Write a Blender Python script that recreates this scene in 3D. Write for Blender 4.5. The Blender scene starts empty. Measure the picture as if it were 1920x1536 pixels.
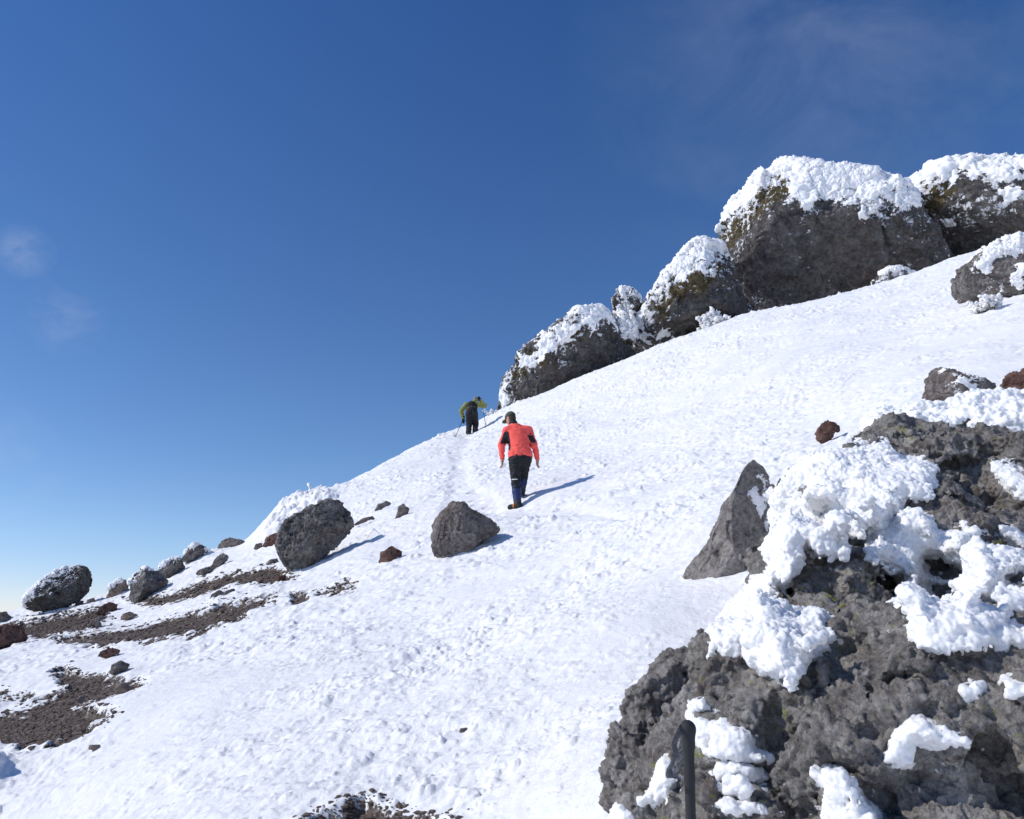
import bpy, math, random, time
import numpy as np
from mathutils import Vector
T00 = time.time()
rng = np.random.default_rng(11)
random.seed(5)
scene = bpy.context.scene
col = scene.collection
f32 = np.float32

# ------------------------------------------------------------------ camera
FPX = 1493.3                      # 28 mm lens, photograph pixels (1920 x 1536)
PITCH = math.radians(15.0)
FW = np.array([0, math.cos(PITCH), math.sin(PITCH)])
UP = np.array([0, -math.sin(PITCH), math.cos(PITCH)])
EYE = 1.55
cam = bpy.data.cameras.new("camera")
cam.lens = 28.0
cam.sensor_width = 36.0
cam.clip_start = 0.05
cam.clip_end = 60000
cam_o = bpy.data.objects.new("camera", cam)
cam_o.rotation_euler = (math.pi / 2 + PITCH, 0, 0)
col.objects.link(cam_o)
scene.camera = cam_o


def ray(px, py):
    return np.array([(px - 960) / FPX, 0, 0]) + FW + UP * ((768 - py) / FPX)


def at(px, py, d):
    r = ray(px, py)
    return r * (d / r[1])


def project(P):
    zc = P @ FW
    zc = np.where(zc < 0.05, 0.05, zc)
    return 960 + FPX * P[:, 0] / zc, 768 - FPX * (P @ UP) / zc


# ------------------------------------------------------------------ noise
def _h(ix, iy, iz, seed):
    h = (ix.astype(np.int64) * 374761393 + iy.astype(np.int64) * 668265263 + iz.astype(np.int64) * 1440662683
         + seed * 974634421).astype(np.uint32)
    h = (h ^ (h >> np.uint32(13))) * np.uint32(1274126177)
    h = (h ^ (h >> np.uint32(15))) * np.uint32(2246822519)
    return h ^ (h >> np.uint32(16))


_G3 = rng.normal(size=(256, 3)).astype(f32)
_G3 /= np.linalg.norm(_G3, axis=1)[:, None]
_a = np.arange(256) / 256 * 2 * np.pi
_G2 = np.stack([np.cos(_a), np.sin(_a)], 1).astype(f32)


def perlin3(P, seed=0):
    P = np.asarray(P, f32)
    i = np.floor(P)
    f = P - i
    u = f * f * f * (f * (f * 6 - 15) + 10)
    i = i.astype(np.int64)
    out = np.zeros(len(P), f32)
    for dx in (0, 1):
        wx = u[:, 0] if dx else 1 - u[:, 0]
        for dy in (0, 1):
            wy = u[:, 1] if dy else 1 - u[:, 1]
            for dz in (0, 1):
                wz = u[:, 2] if dz else 1 - u[:, 2]
                g = _G3[_h(i[:, 0] + dx, i[:, 1] + dy, i[:, 2] + dz, seed) & 255]
                out += wx * wy * wz * (g[:, 0] * (f[:, 0] - dx) + g[:, 1] * (f[:, 1] - dy) + g[:, 2] * (f[:, 2] - dz))
    return out * 1.5


def perlin2(x, y, seed=0):
    ix = np.floor(x)
    iy = np.floor(y)
    fx = (x - ix).astype(f32)
    fy = (y - iy).astype(f32)
    ux = fx * fx * fx * (fx * (fx * 6 - 15) + 10)
    uy = fy * fy * fy * (fy * (fy * 6 - 15) + 10)
    ix = ix.astype(np.int64)
    iy = iy.astype(np.int64)
    z = np.zeros_like(ix)
    out = np.zeros(len(fx), f32)
    for dx in (0, 1):
        for dy in (0, 1):
            g = _G2[_h(ix + dx, iy + dy, z, seed) & 255]
            out += (ux if dx else 1 - ux) * (uy if dy else 1 - uy) * (g[:, 0] * (fx - dx) + g[:, 1] * (fy - dy))
    return out * 1.45


def fbm3(P, octv=4, gain=0.5, lac=2.03, seed=0, ridged=False):
    out = np.zeros(len(P), f32)
    a = 1.0
    Q = np.asarray(P, f32)
    for o in range(octv):
        n = perlin3(Q + 17.3 * o, seed + o)
        out += a * ((0.5 - np.abs(n)) if ridged else n)
        a *= gain
        Q = Q * lac
    return out


def worley3(P, seed=0, jit=0.9, hold=1.0):
    """distance to the nearest feature point; cells hold a point with probability hold"""
    P = np.asarray(P, f32)
    i = np.floor(P).astype(np.int64)
    best = np.full(len(P), 9.0, f32)
    for dx in (-1, 0, 1):
        for dy in (-1, 0, 1):
            for dz in (-1, 0, 1):
                c = i + np.array([dx, dy, dz])
                h = _h(c[:, 0], c[:, 1], c[:, 2], seed)
                d2 = np.zeros(len(P), f32)
                for k in range(3):
                    o = ((h >> np.uint32(k * 8)) & np.uint32(255)).astype(f32) / 255
                    d2 += (c[:, k] + 0.5 + (o - 0.5) * jit - P[:, k]) ** 2
                if hold < 1:
                    keep = ((h >> np.uint32(24)) & np.uint32(255)).astype(f32) / 255 < hold
                    d2 = np.where(keep, d2, 81)
                best = np.minimum(best, d2)
    return np.sqrt(best)


def facets3(P, seed=0, tilt=0.9, step=0.5):
    """broken-rock relief: every Voronoi cell is a tilted flat face"""
    P = np.asarray(P, f32)
    i = np.floor(P).astype(np.int64)
    best = np.full(len(P), 9.0, f32)
    val = np.zeros(len(P), f32)
    for dx in (-1, 0, 1):
        for dy in (-1, 0, 1):
            for dz in (-1, 0, 1):
                c = i + np.array([dx, dy, dz])
                h = _h(c[:, 0], c[:, 1], c[:, 2], seed)
                q = np.empty((len(P), 3), f32)
                for k in range(3):
                    o = ((h >> np.uint32(k * 8)) & np.uint32(255)).astype(f32) / 255
                    q[:, k] = P[:, k] - (c[:, k] + 0.5 + (o - 0.5) * 0.9)
                d2 = (q * q).sum(1)
                m = d2 < best
                if m.any():
                    g = _G3[(h[m] * np.uint32(2654435761)) >> np.uint32(24)]
                    off = ((h[m] >> np.uint32(24)).astype(f32) / 255 - 0.5)
                    val[m] = tilt * (q[m] * g).sum(1) + step * off
                    best[m] = d2[m]
    return val


def clods2(x, y, cell, r0, r1, hold, seed):
    """height of rounded lumps, one per jittered cell"""
    X = x / cell
    Y = y / cell
    ix = np.floor(X).astype(np.int64)
    iy = np.floor(Y).astype(np.int64)
    z = np.zeros_like(ix)
    out = np.zeros(len(X), f32)
    for dx in (-1, 0, 1):
        for dy in (-1, 0, 1):
            cx, cy = ix + dx, iy + dy
            h = _h(cx, cy, z, seed)
            a = ((h) & np.uint32(255)).astype(f32) / 255
            b = ((h >> np.uint32(8)) & np.uint32(255)).astype(f32) / 255
            c = ((h >> np.uint32(16)) & np.uint32(255)).astype(f32) / 255
            k = ((h >> np.uint32(24)) & np.uint32(255)).astype(f32) / 255
            r = r0 + (r1 - r0) * c * c
            d2 = ((cx + a - X) * cell) ** 2 + ((cy + b - Y) * cell) ** 2
            q = np.clip(1 - d2 / (r * r), 0, 1)
            out = np.maximum(out, np.where(k < hold, r * np.sqrt(q) * 0.75, 0))
    return out


def poly_sd(x, y, poly):
    """signed distance, positive inside"""
    p = np.asarray(poly, f32)
    x = np.asarray(x, f32)
    y = np.asarray(y, f32)
    d = np.full(len(x), 1e9, f32)
    ins = np.zeros(len(x), bool)
    for k in range(len(p)):
        ax, ay = p[k]
        bx, by = p[(k + 1) % len(p)]
        ex, ey = bx - ax, by - ay
        t = np.clip(((x - ax) * ex + (y - ay) * ey) / (ex * ex + ey * ey + 1e-9), 0, 1)
        d = np.minimum(d, (x - ax - t * ex) ** 2 + (y - ay - t * ey) ** 2)
        if ay != by:
            c = ((ay > y) != (by > y)) & (x < ex * (y - ay) / ey + ax)
            ins ^= c
    d = np.sqrt(d)
    return np.where(ins, d, -d)


def polys_sd(x, y, polys):
    d = np.full(len(x), -1e9, f32)
    for p in polys:
        d = np.maximum(d, poly_sd(x, y, p))
    return d


# ------------------------------------------------------------------ mesh plumbing
def mesh_obj(name, V, F, mats, parent=None, smooth=True, mat_idx=None, loc=None, attrs=None):
    V = np.asarray(V, f32)
    if loc is not None:
        V = V - np.asarray(loc, f32)
    F = np.asarray(F, np.int32)
    me = bpy.data.meshes.new(name)
    n = F.shape[1]
    me.vertices.add(len(V))
    me.vertices.foreach_set("co", V.ravel())
    me.loops.add(F.size)
    me.loops.foreach_set("vertex_index", F.ravel())
    me.polygons.add(len(F))
    me.polygons.foreach_set("loop_start", np.arange(0, F.size, n, dtype=np.int32))
    me.polygons.foreach_set("use_smooth", np.full(len(F), smooth))
    if not isinstance(mats, (list, tuple)):
        mats = [mats]
    for m in mats:
        me.materials.append(m)
    if mat_idx is not None:
        me.polygons.foreach_set("material_index", np.asarray(mat_idx, np.int32))
    for k, v in (attrs or {}).items():
        a = me.attributes.new(k, "FLOAT", "POINT")
        a.data.foreach_set("value", np.asarray(v, f32))
    me.update()
    o = bpy.data.objects.new(name, me)
    col.objects.link(o)
    if parent is not None:
        o.parent = parent
    if loc is not None:
        if parent is not None:
            w_ = Vector((0, 0, 0))
            q_ = parent
            while q_ is not None:
                w_ += q_.location
                q_ = q_.parent
            o.location = Vector(loc) - w_
        else:
            o.location = loc
    return o


def tag(o, label=None, cat=None, group=None, kind=None):
    if label:
        o["label"] = label
    if cat:
        o["category"] = cat
    if group:
        o["group"] = group
    if kind:
        o["kind"] = kind
    return o


def empty(name, loc):
    o = bpy.data.objects.new(name, None)
    o.empty_display_size = 0.2
    o.location = loc
    col.objects.link(o)
    return o


def vnormals(V, F):
    V = np.asarray(V, f32)
    if F.shape[1] == 4:
        n = np.cross(V[F[:, 2]] - V[F[:, 0]], V[F[:, 3]] - V[F[:, 1]])
    else:
        n = np.cross(V[F[:, 1]] - V[F[:, 0]], V[F[:, 2]] - V[F[:, 0]])
    N = np.zeros_like(V)
    for k in range(3):
        for c in range(F.shape[1]):
            N[:, k] += np.bincount(F[:, c], n[:, k], len(V))
    return N / (np.linalg.norm(N, axis=1)[:, None] + 1e-12)


def smooth_vals(F, A, nv, it):
    """Laplacian averaging of per-vertex values over mesh edges"""
    A = np.asarray(A, f32)
    one = A.ndim == 1
    if one:
        A = A[:, None]
    E = np.concatenate([F[:, [k, (k + 1) % F.shape[1]]] for k in range(F.shape[1])])
    cnt = np.bincount(E[:, 0], minlength=nv) + 1.0
    for _ in range(it):
        B = A.copy()
        for k in range(A.shape[1]):
            B[:, k] += np.bincount(E[:, 0], A[E[:, 1], k], nv)
        A = (B / cnt[:, None]).astype(f32)
    return A[:, 0] if one else A


_ico = {}


def ico(sub):
    if sub in _ico:
        return _ico[sub]
    t = (1 + 5 ** 0.5) / 2
    V = np.array([(-1, t, 0), (1, t, 0), (-1, -t, 0), (1, -t, 0), (0, -1, t), (0, 1, t), (0, -1, -t), (0, 1, -t),
                  (t, 0, -1), (t, 0, 1), (-t, 0, -1), (-t, 0, 1)], float)
    F = np.array([(0, 11, 5), (0, 5, 1), (0, 1, 7), (0, 7, 10), (0, 10, 11), (1, 5, 9), (5, 11, 4), (11, 10, 2), (10, 7, 6),
                  (7, 1, 8), (3, 9, 4), (3, 4, 2), (3, 2, 6), (3, 6, 8), (3, 8, 9), (4, 9, 5), (2, 4, 11), (6, 2, 10),
                  (8, 6, 7), (9, 8, 1)])
    V /= np.linalg.norm(V, axis=1)[:, None]
    for _ in range(sub):
        E = np.sort(np.concatenate([F[:, [0, 1]], F[:, [1, 2]], F[:, [2, 0]]]), 1)
        key = E[:, 0].astype(np.int64) * 10000000 + E[:, 1]
        u, inv = np.unique(key, return_inverse=True)
        a, b = u // 10000000, u % 10000000
        M = V[a] + V[b]
        M /= np.linalg.norm(M, axis=1)[:, None]
        n = len(V)
        nf = len(F)
        m0, m1, m2 = inv[:nf] + n, inv[nf:2 * nf] + n, inv[2 * nf:] + n
        V = np.concatenate([V, M])
        F = np.concatenate([np.stack([F[:, 0], m0, m2], 1), np.stack([F[:, 1], m1, m0], 1),
                            np.stack([F[:, 2], m2, m1], 1), np.stack([m0, m1, m2], 1)])
    _ico[sub] = (V, F)
    return V, F


class Field:
    """a signed distance grid; build() pulls a closed surface out of it"""

    def __init__(s, lo, hi, h):
        s.lo = np.array(lo, float)
        s.h = h
        s.n = np.ceil((np.array(hi) - s.lo) / h).astype(int) + 1
        s.D = np.full(s.n, 1.0, f32)

    def box(s, lo, hi):
        a = np.clip(np.floor((lo - s.lo) / s.h).astype(int), 0, s.n)
        b = np.clip(np.ceil((hi - s.lo) / s.h).astype(int) + 1, 0, s.n)
        if np.any(b <= a):
            return None, None
        g = [((np.arange(a[k], b[k]) * s.h) + s.lo[k]).astype(f32) for k in range(3)]
        X = np.meshgrid(*g, indexing="ij")
        return (slice(a[0], b[0]), slice(a[1], b[1]), slice(a[2], b[2])), X

    def put(s, sl, d, k):
        old = s.D[sl]
        if k > 0:
            hh = np.clip(0.5 + 0.5 * (old - d) / k, 0, 1)
            s.D[sl] = old * (1 - hh) + d * hh - k * hh * (1 - hh)
        else:
            s.D[sl] = np.minimum(old, d)

    def ellipsoid(s, c, r, axes=None, k=0.03):
        c = np.asarray(c, float)
        r = np.asarray(r, float)
        m = r.max() + 3 * s.h + k * 2
        sl, X = s.box(c - m, c + m)
        if sl is None:
            return
        P = [X[i] - c[i] for i in range(3)]
        if axes is not None:
            P = [P[0] * ax[0] + P[1] * ax[1] + P[2] * ax[2] for ax in axes]
        k0 = np.sqrt(sum((P[i] / r[i]) ** 2 for i in range(3)))
        k1 = np.sqrt(sum((P[i] / r[i] ** 2) ** 2 for i in range(3))) + 1e-9
        s.put(sl, (k0 * (k0 - 1) / k1).astype(f32), k)

    def capsule(s, a, b, ra, rb, k=0.02, sy=1.0):
        a = np.asarray(a, float)
        b = np.asarray(b, float)
        m = max(ra, rb) * max(1, sy) + 3 * s.h + k * 2
        sl, X = s.box(np.minimum(a, b) - m, np.maximum(a, b) + m)
        if sl is None:
            return
        ab = b - a
        P = [X[i] - a[i] for i in range(3)]
        t = np.clip((P[0] * ab[0] + P[1] * ab[1] + P[2] * ab[2]) / (ab @ ab + 1e-9), 0, 1)
        q = (P[0] - t * ab[0]) ** 2 + ((P[1] - t * ab[1]) / sy) ** 2 + (P[2] - t * ab[2]) ** 2
        s.put(sl, ((np.sqrt(q) - (ra + (rb - ra) * t)) * min(1, sy)).astype(f32), k)

    def band(s, w):
        idx = np.nonzero(np.abs(s.D) < w)
        P = np.stack([idx[k] * s.h + s.lo[k] for k in range(3)], 1).astype(f32)
        return idx, P

    def build(s):
        D = s.D
        nx, ny, nz = D.shape
        ins = D < 0
        cnt = np.zeros((nx - 1, ny - 1, nz - 1), np.int8)
        for dx in (0, 1):
            for dy in (0, 1):
                for dz in (0, 1):
                    cnt += ins[dx:nx - 1 + dx, dy:ny - 1 + dy, dz:nz - 1 + dz]
        act = (cnt > 0) & (cnt < 8)
        I = np.stack(np.nonzero(act), 1)
        ids = np.full(act.shape, -1, np.int32)
        ids[act] = np.arange(len(I))
        acc = np.zeros((len(I), 3), f32)
        num = np.zeros(len(I), f32)
        corners = [(a, b, c) for a in (0, 1) for b in (0, 1) for c in (0, 1)]
        for c0 in corners:
            for ax in range(3):
                if c0[ax]:
                    continue
                c1 = list(c0)
                c1[ax] = 1
                d0 = D[I[:, 0] + c0[0], I[:, 1] + c0[1], I[:, 2] + c0[2]]
                d1 = D[I[:, 0] + c1[0], I[:, 1] + c1[1], I[:, 2] + c1[2]]
                x = (d0 < 0) != (d1 < 0)
                t = np.where(x, d0 / np.where(x, d0 - d1, 1), 0)
                p = np.tile(np.array(c0, f32), (len(I), 1))
                p[:, ax] = t
                acc += p * x[:, None]
                num += x
        V = (I + acc / num[:, None]) * s.h + s.lo
        Fs = []
        for ax in range(3):
            o1, o2 = (ax + 1) % 3, (ax + 2) % 3
            A = [slice(1, -1)] * 3
            A[ax] = slice(0, -1)
            B = list(A)
            B[ax] = slice(1, None)
            a, b = ins[tuple(A)], ins[tuple(B)]
            J = np.stack(np.nonzero(a != b), 1)
            if not len(J):
                continue
            flip = ~a[J[:, 0], J[:, 1], J[:, 2]]
            off = np.array([1, 1, 1])
            off[ax] = 0
            J = J + off

            def cell(e1, e2):
                c = J.copy()
                c[:, o1] -= e1
                c[:, o2] -= e2
                return ids[c[:, 0], c[:, 1], c[:, 2]]
            q = np.stack([cell(1, 1), cell(0, 1), cell(0, 0), cell(1, 0)], 1)
            q[flip] = q[flip][:, ::-1]
            Fs.append(q)
        F = np.concatenate(Fs)
        return V.astype(f32), F[(F >= 0).all(1)]


# ------------------------------------------------------------------ materials
def new_mat(name):
    m = bpy.data.materials.new(name)
    m.use_nodes = True
    nt = m.node_tree
    b = nt.nodes["Principled BSDF"]
    return m, nt, b


def N(nt, typ, **kw):
    n = nt.nodes.new(typ)
    for k, v in kw.items():
        if k in n.inputs.keys() if isinstance(k, str) else False:
            n.inputs[k].default_value = v
        else:
            setattr(n, k, v)
    return n


def noise(nt, vec, scale, detail=5, rough=0.55, dist=0.0):
    n = nt.nodes.new("ShaderNodeTexNoise")
    n.inputs["Scale"].default_value = scale
    n.inputs["Detail"].default_value = detail
    n.inputs["Roughness"].default_value = rough
    n.inputs["Distortion"].default_value = dist
    if vec is not None:
        nt.links.new(vec, n.inputs["Vector"])
    return n.outputs["Fac"]


def ramp(nt, fac, stops):
    r = nt.nodes.new("ShaderNodeValToRGB")
    e = r.color_ramp.elements
    while len(e) < len(stops):
        e.new(0.5)
    for k, (p, c) in enumerate(stops):
        e[k].position = p
        e[k].color = (c, c, c, 1) if not isinstance(c, (tuple, list)) else (*c, 1)
    nt.links.new(fac, r.inputs["Fac"])
    return r.outputs["Color"]


def mixc(nt, fac, a, b):
    m = nt.nodes.new("ShaderNodeMix")
    m.data_type = "RGBA"
    for v, i in ((fac, 0), (a, 6), (b, 7)):
        if isinstance(v, (int, float)):
            m.inputs[i].default_value = v
        elif isinstance(v, tuple):
            m.inputs[i].default_value = (*v, 1)
        else:
            nt.links.new(v, m.inputs[i])
    return m.outputs[2]


def math_n(nt, op, a, b=0.0):
    m = nt.nodes.new("ShaderNodeMath")
    m.operation = op
    for v, i in ((a, 0), (b, 1)):
        if isinstance(v, (int, float)):
            m.inputs[i].default_value = v
        else:
            nt.links.new(v, m.inputs[i])
    return m.outputs[0]


def bump(nt, h, strength, dist, prev=None):
    b = nt.nodes.new("ShaderNodeBump")
    b.inputs["Strength"].default_value = strength
    b.inputs["Distance"].default_value = dist
    nt.links.new(h, b.inputs["Height"])
    if prev is not None:
        nt.links.new(prev, b.inputs["Normal"])
    return b.outputs["Normal"]


SNOW = (0.88, 0.89, 0.91)


def snow_nodes(nt, pos, fine):
    n1 = noise(nt, pos, 55 / fine, 5, 0.7)
    n2 = noise(nt, pos, 9 / fine, 5, 0.6)
    c = mixc(nt, n2, (0.862, 0.862, 0.862), (0.905, 0.9, 0.893))
    b1 = bump(nt, n2, 0.4, 0.03 * fine)
    b2 = bump(nt, n1, 0.55, 0.012 * fine, b1)
    return c, b2


def mat_snow(name, fine=1.0, sss=0.0):
    m, nt, b = new_mat(name)
    g = nt.nodes.new("ShaderNodeNewGeometry")
    c, nrm = snow_nodes(nt, g.outputs["Position"], fine)
    nt.links.new(c, b.inputs["Base Color"])
    nt.links.new(nrm, b.inputs["Normal"])
    b.inputs["Roughness"].default_value = 0.62
    b.inputs["Specular IOR Level"].default_value = 0.25
    if sss:
        b.inputs["Subsurface Weight"].default_value = 0.5
        b.inputs["Subsurface Radius"].default_value = (1.0, 1.0, 1.0)
        b.inputs["Subsurface Scale"].default_value = sss
    return m


def mat_ground():
    m, nt, b = new_mat("snow_and_scree")
    g = nt.nodes.new("ShaderNodeNewGeometry")
    pos = g.outputs["Position"]
    cs, ns = snow_nodes(nt, pos, 1.0)
    a = nt.nodes.new("ShaderNodeAttribute")
    a.attribute_name = "scree"
    k = noise(nt, pos, 30, 4, 0.65)
    cg = ramp(nt, k, [(0.3, (0.045, 0.034, 0.028)), (0.55, (0.13, 0.10, 0.082)), (0.8, (0.24, 0.19, 0.16))])
    e = math_n(nt, "ADD", a.outputs["Fac"], math_n(nt, "MULTIPLY", math_n(nt, "SUBTRACT", noise(nt, pos, 14, 5, 0.7), 0.5), 0.8))
    fac = ramp(nt, e, [(0.46, 0.0), (0.54, 1.0)])
    nt.links.new(mixc(nt, fac, cs, cg), b.inputs["Base Color"])
    vo = nt.nodes.new("ShaderNodeTexVoronoi")
    vo.inputs["Scale"].default_value = 28
    nt.links.new(pos, vo.inputs["Vector"])
    bg = bump(nt, vo.outputs["Distance"], 0.8, 0.03, ns)
    mx = nt.nodes.new("ShaderNodeMix")
    mx.data_type = "VECTOR"
    nt.links.new(fac, mx.inputs[0])
    nt.links.new(ns, mx.inputs[4])
    nt.links.new(bg, mx.inputs[5])
    nt.links.new(mx.outputs[1], b.inputs["Normal"])
    b.inputs["Roughness"].default_value = 0.7
    b.inputs["Specular IOR Level"].default_value = 0.25
    return m


def mat_rock(name, size, dark, mid, light, rust=0.25, dust=0.0, lichen=0.0, moss=0.0, fleck=0.0):
    """size: metres of one rough patch of grain"""
    m, nt, b = new_mat(name)
    g = nt.nodes.new("ShaderNodeNewGeometry")
    pos = g.outputs["Position"]
    n1 = noise(nt, pos, 1.0 / size, 9, 0.68, 0.3)
    n2 = noise(nt, pos, 5.0 / size, 6, 0.7)
    c = ramp(nt, math_n(nt, "ADD", math_n(nt, "MULTIPLY", n1, 0.55), math_n(nt, "MULTIPLY", n2, 0.45)),
             [(0.34, dark), (0.5, mid), (0.64, light)])
    nr = noise(nt, pos, 0.6 / size, 6, 0.65, 0.5)
    c = mixc(nt, math_n(nt, "MULTIPLY", ramp(nt, nr, [(0.54, 0.0), (0.68, 1.0)]), rust), c, (0.105, 0.05, 0.034))
    np_ = noise(nt, pos, 0.9 / size, 8, 0.7, 0.8)
    c = mixc(nt, math_n(nt, "MULTIPLY", ramp(nt, np_, [(0.52, 0.0), (0.64, 1.0)]), 0.55), c, light)
    if moss > 0:
        a = nt.nodes.new("ShaderNodeAttribute")
        a.attribute_name = "moss"
        e = math_n(nt, "ADD", math_n(nt, "MULTIPLY", a.outputs["Fac"], 1.0), math_n(nt, "MULTIPLY", math_n(nt, "SUBTRACT", noise(nt, pos, 1.6 / size, 7, 0.75), 0.5), 2.6))
        cm = ramp(nt, n2, [(0.35, (0.045, 0.035, 0.014)), (0.6, (0.14, 0.105, 0.04)), (0.75, (0.21, 0.17, 0.075))])
        c = mixc(nt, math_n(nt, "MULTIPLY", ramp(nt, e, [(0.45, 0.0), (0.6, 1.0)]), moss), c, cm)
    if lichen > 0:
        nl = noise(nt, pos, 2.2 / size, 5, 0.75)
        nb = noise(nt, pos, 0.35 / size, 2, 0.5)
        lv = math_n(nt, "ADD", nl, math_n(nt, "MULTIPLY", nb, 0.35))
        c = mixc(nt, math_n(nt, "MULTIPLY", ramp(nt, lv, [(0.815, 0.0), (0.84, 1.0)]), lichen), c, (0.30, 0.31, 0.06))
    if True:
        sx = nt.nodes.new("ShaderNodeVectorMath")
        sx.operation = "DOT_PRODUCT"
        nt.links.new(g.outputs["Normal"], sx.inputs[0])
        sx.inputs[1].default_value = (-0.5, -0.15, 0.85)
        nf = noise(nt, pos, 2.6 / size, 7, 0.72)
        nbig = noise(nt, pos, 0.45 / size, 3, 0.5)
        v = math_n(nt, "ADD", math_n(nt, "MULTIPLY", sx.outputs["Value"], 0.16 * dust), nf)
        v = math_n(nt, "ADD", v, math_n(nt, "MULTIPLY", nbig, 0.4))
        fa = nt.nodes.new("ShaderNodeAttribute")
        fa.attribute_name = "frost"
        v = math_n(nt, "ADD", v, math_n(nt, "MULTIPLY", fa.outputs["Fac"], 0.10))
        v = math_n(nt, "ADD", v, 0.06 * fleck)
        c = mixc(nt, ramp(nt, v, [(0.90, 0.0), (0.93, 1.0)]), c, SNOW)
    ng = noise(nt, pos, 22.0 / size, 4, 0.7)
    c = mixc(nt, math_n(nt, "MULTIPLY", ramp(nt, ng, [(0.36, 1.0), (0.5, 0.0)]), 0.35), c, dark)
    nt.links.new(c, b.inputs["Base Color"])
    b.inputs["Roughness"].default_value = 0.88
    b.inputs["Specular IOR Level"].default_value = 0.2
    vo = nt.nodes.new("ShaderNodeTexVoronoi")
    vo.inputs["Scale"].default_value = 3.2 / size
    nt.links.new(pos, vo.inputs["Vector"])
    b1 = bump(nt, vo.outputs["Distance"], 0.5, 0.14 * size)
    b2 = bump(nt, n1, 0.8, 0.4 * size, b1)
    b3 = bump(nt, ng, 0.8, 0.03 * size, bump(nt, n2, 0.9, 0.14 * size, b2))
    nt.links.new(b3, b.inputs["Normal"])
    return m


def mat_plain(name, c, rough=0.7, var=0.25, scale=40, bumpd=0.004, metal=0.0, spec=0.3):
    m, nt, b = new_mat(name)
    tc = nt.nodes.new("ShaderNodeTexCoord")
    n = noise(nt, tc.outputs["Object"], scale, 4, 0.6)
    lo = tuple(x * (1 - var) for x in c)
    hi = tuple(min(1, x * (1 + var)) for x in c)
    nt.links.new(mixc(nt, n, lo, hi), b.inputs["Base Color"])
    b.inputs["Roughness"].default_value = rough
    b.inputs["Metallic"].default_value = metal
    b.inputs["Specular IOR Level"].default_value = spec
    nt.links.new(bump(nt, n, 0.4, bumpd), b.inputs["Normal"])
    return m


GREY = ((0.06, 0.053, 0.047), (0.275, 0.255, 0.237), (0.52, 0.49, 0.46))
MID = ((0.042, 0.038, 0.036), (0.18, 0.166, 0.156), (0.35, 0.328, 0.31))
PEB = ((0.05, 0.038, 0.031), (0.165, 0.128, 0.104), (0.30, 0.24, 0.2))
DARK = ((0.028, 0.026, 0.026), (0.105, 0.098, 0.094), (0.22, 0.207, 0.198))
BROWN = ((0.05, 0.043, 0.04), (0.20, 0.174, 0.162), (0.37, 0.33, 0.307))
RED = ((0.05, 0.028, 0.024), (0.15, 0.082, 0.067), (0.26, 0.165, 0.135))
TAN = ((0.09, 0.07, 0.058), (0.26, 0.2, 0.165), (0.4, 0.33, 0.27))

M_GROUND = mat_ground()
M_RIME = mat_snow("rime", 1.0, 0.04)
M_RIME_FINE = mat_snow("rime_near", 0.6, 0.02)
M_CLIFF = mat_rock("cliff_rock", 0.8, *DARK, rust=0.25, fleck=1.0, dust=0.5, moss=0.85)
M_NEAR = mat_rock("pitted_lava", 0.13, *GREY, rust=0.45, lichen=0.9)
M_BOULDER = mat_rock("grey_boulder", 0.22, *MID, rust=0.5, dust=0.25, fleck=0.0)
M_FROSTY = mat_rock("frosted_boulder", 0.3, *DARK, rust=0.25, dust=1.0, fleck=0.5)
M_SPIKE = mat_rock("spike_rock", 0.14, (0.07, 0.063, 0.06), (0.28, 0.255, 0.24), (0.46, 0.425, 0.40), rust=0.25, dust=0.0)
M_BROWN = mat_rock("brown_stone", 0.2, *BROWN, rust=0.4, dust=0.1)
M_RED = mat_rock("red_stone", 0.12, *RED, rust=0.5, dust=0.25)
M_TAN = mat_rock("tan_stone", 0.12, *TAN, rust=0.2, dust=0.0)
M_SCREE = mat_rock("scree_stone", 0.06, *PEB, rust=0.4)

# ------------------------------------------------------------------ terrain
CTRL = [  # photograph pixel and distance ahead in metres
    (0, 1536, 6.0), (0, 1350, 9.2), (0, 1215, 15.0), (0, 1170, 21.0), (-260, 1330, 11), (-260, 1190, 21),
    (240, 1536, 5.1), (240, 1330, 7.8), (240, 1190, 13.0), (240, 1132, 19.0),
    (480, 1536, 4.4), (480, 1300, 7.2), (480, 1140, 12.0), (480, 1040, 19.0),
    (560, 1068, 15.0), (650, 960, 20), (720, 1200, 8.0), (720, 1050, 12.5),
    (960, 1536, 3.5), (960, 1250, 5.7), (960, 1100, 8.5), (966, 950, 14.0), (960, 860, 21.0), (820, 1045, 11.4),
    (880, 816, 31.0), (1150, 1536, 3.0), (1270, 1106, 6.2), (1200, 1250, 4.7), (1200, 900, 13.0), (1200, 760, 23),
    (1550, 822, 10.0), (1740, 745, 9.6), (1920, 700, 9.8), (1920, 560, 17), (1700, 600, 21), (1500, 680, 19), (1420, 950, 7.6),
    (2100, 620, 11), (2100, 480, 20),
    (1440, 1420, 3.2), (1700, 1300, 3.3), (1920, 1250, 3.0), (1700, 1000, 5.2), (1920, 900, 5.6), (1400, 1150, 5.3),
    (2200, 1000, 4.2)]
SKY = [(-260, 1180, 23), (0, 1153, 23), (60, 1141, 22.5), (130, 1128, 22.5), (190, 1116, 22.5), (245, 1098, 22), (300, 1074, 22), (345, 1054, 22), (400, 1034, 22), (455, 1018, 22.4), (505, 970, 23), (560, 934, 24),
       (640, 908, 26), (720, 868, 29), (820, 818, 33), (935, 770, 36), (1080, 712, 37.5), (1200, 662, 38), (1400, 592, 38),
       (1560, 556, 38), (1760, 495, 37), (1920, 445, 36), (2100, 400, 36)]


def wcoord(p):
    r = np.hypot(p[0], p[1])
    return np.arctan2(p[0], p[1]), np.log(r), (p[2] + EYE) / r


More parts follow.
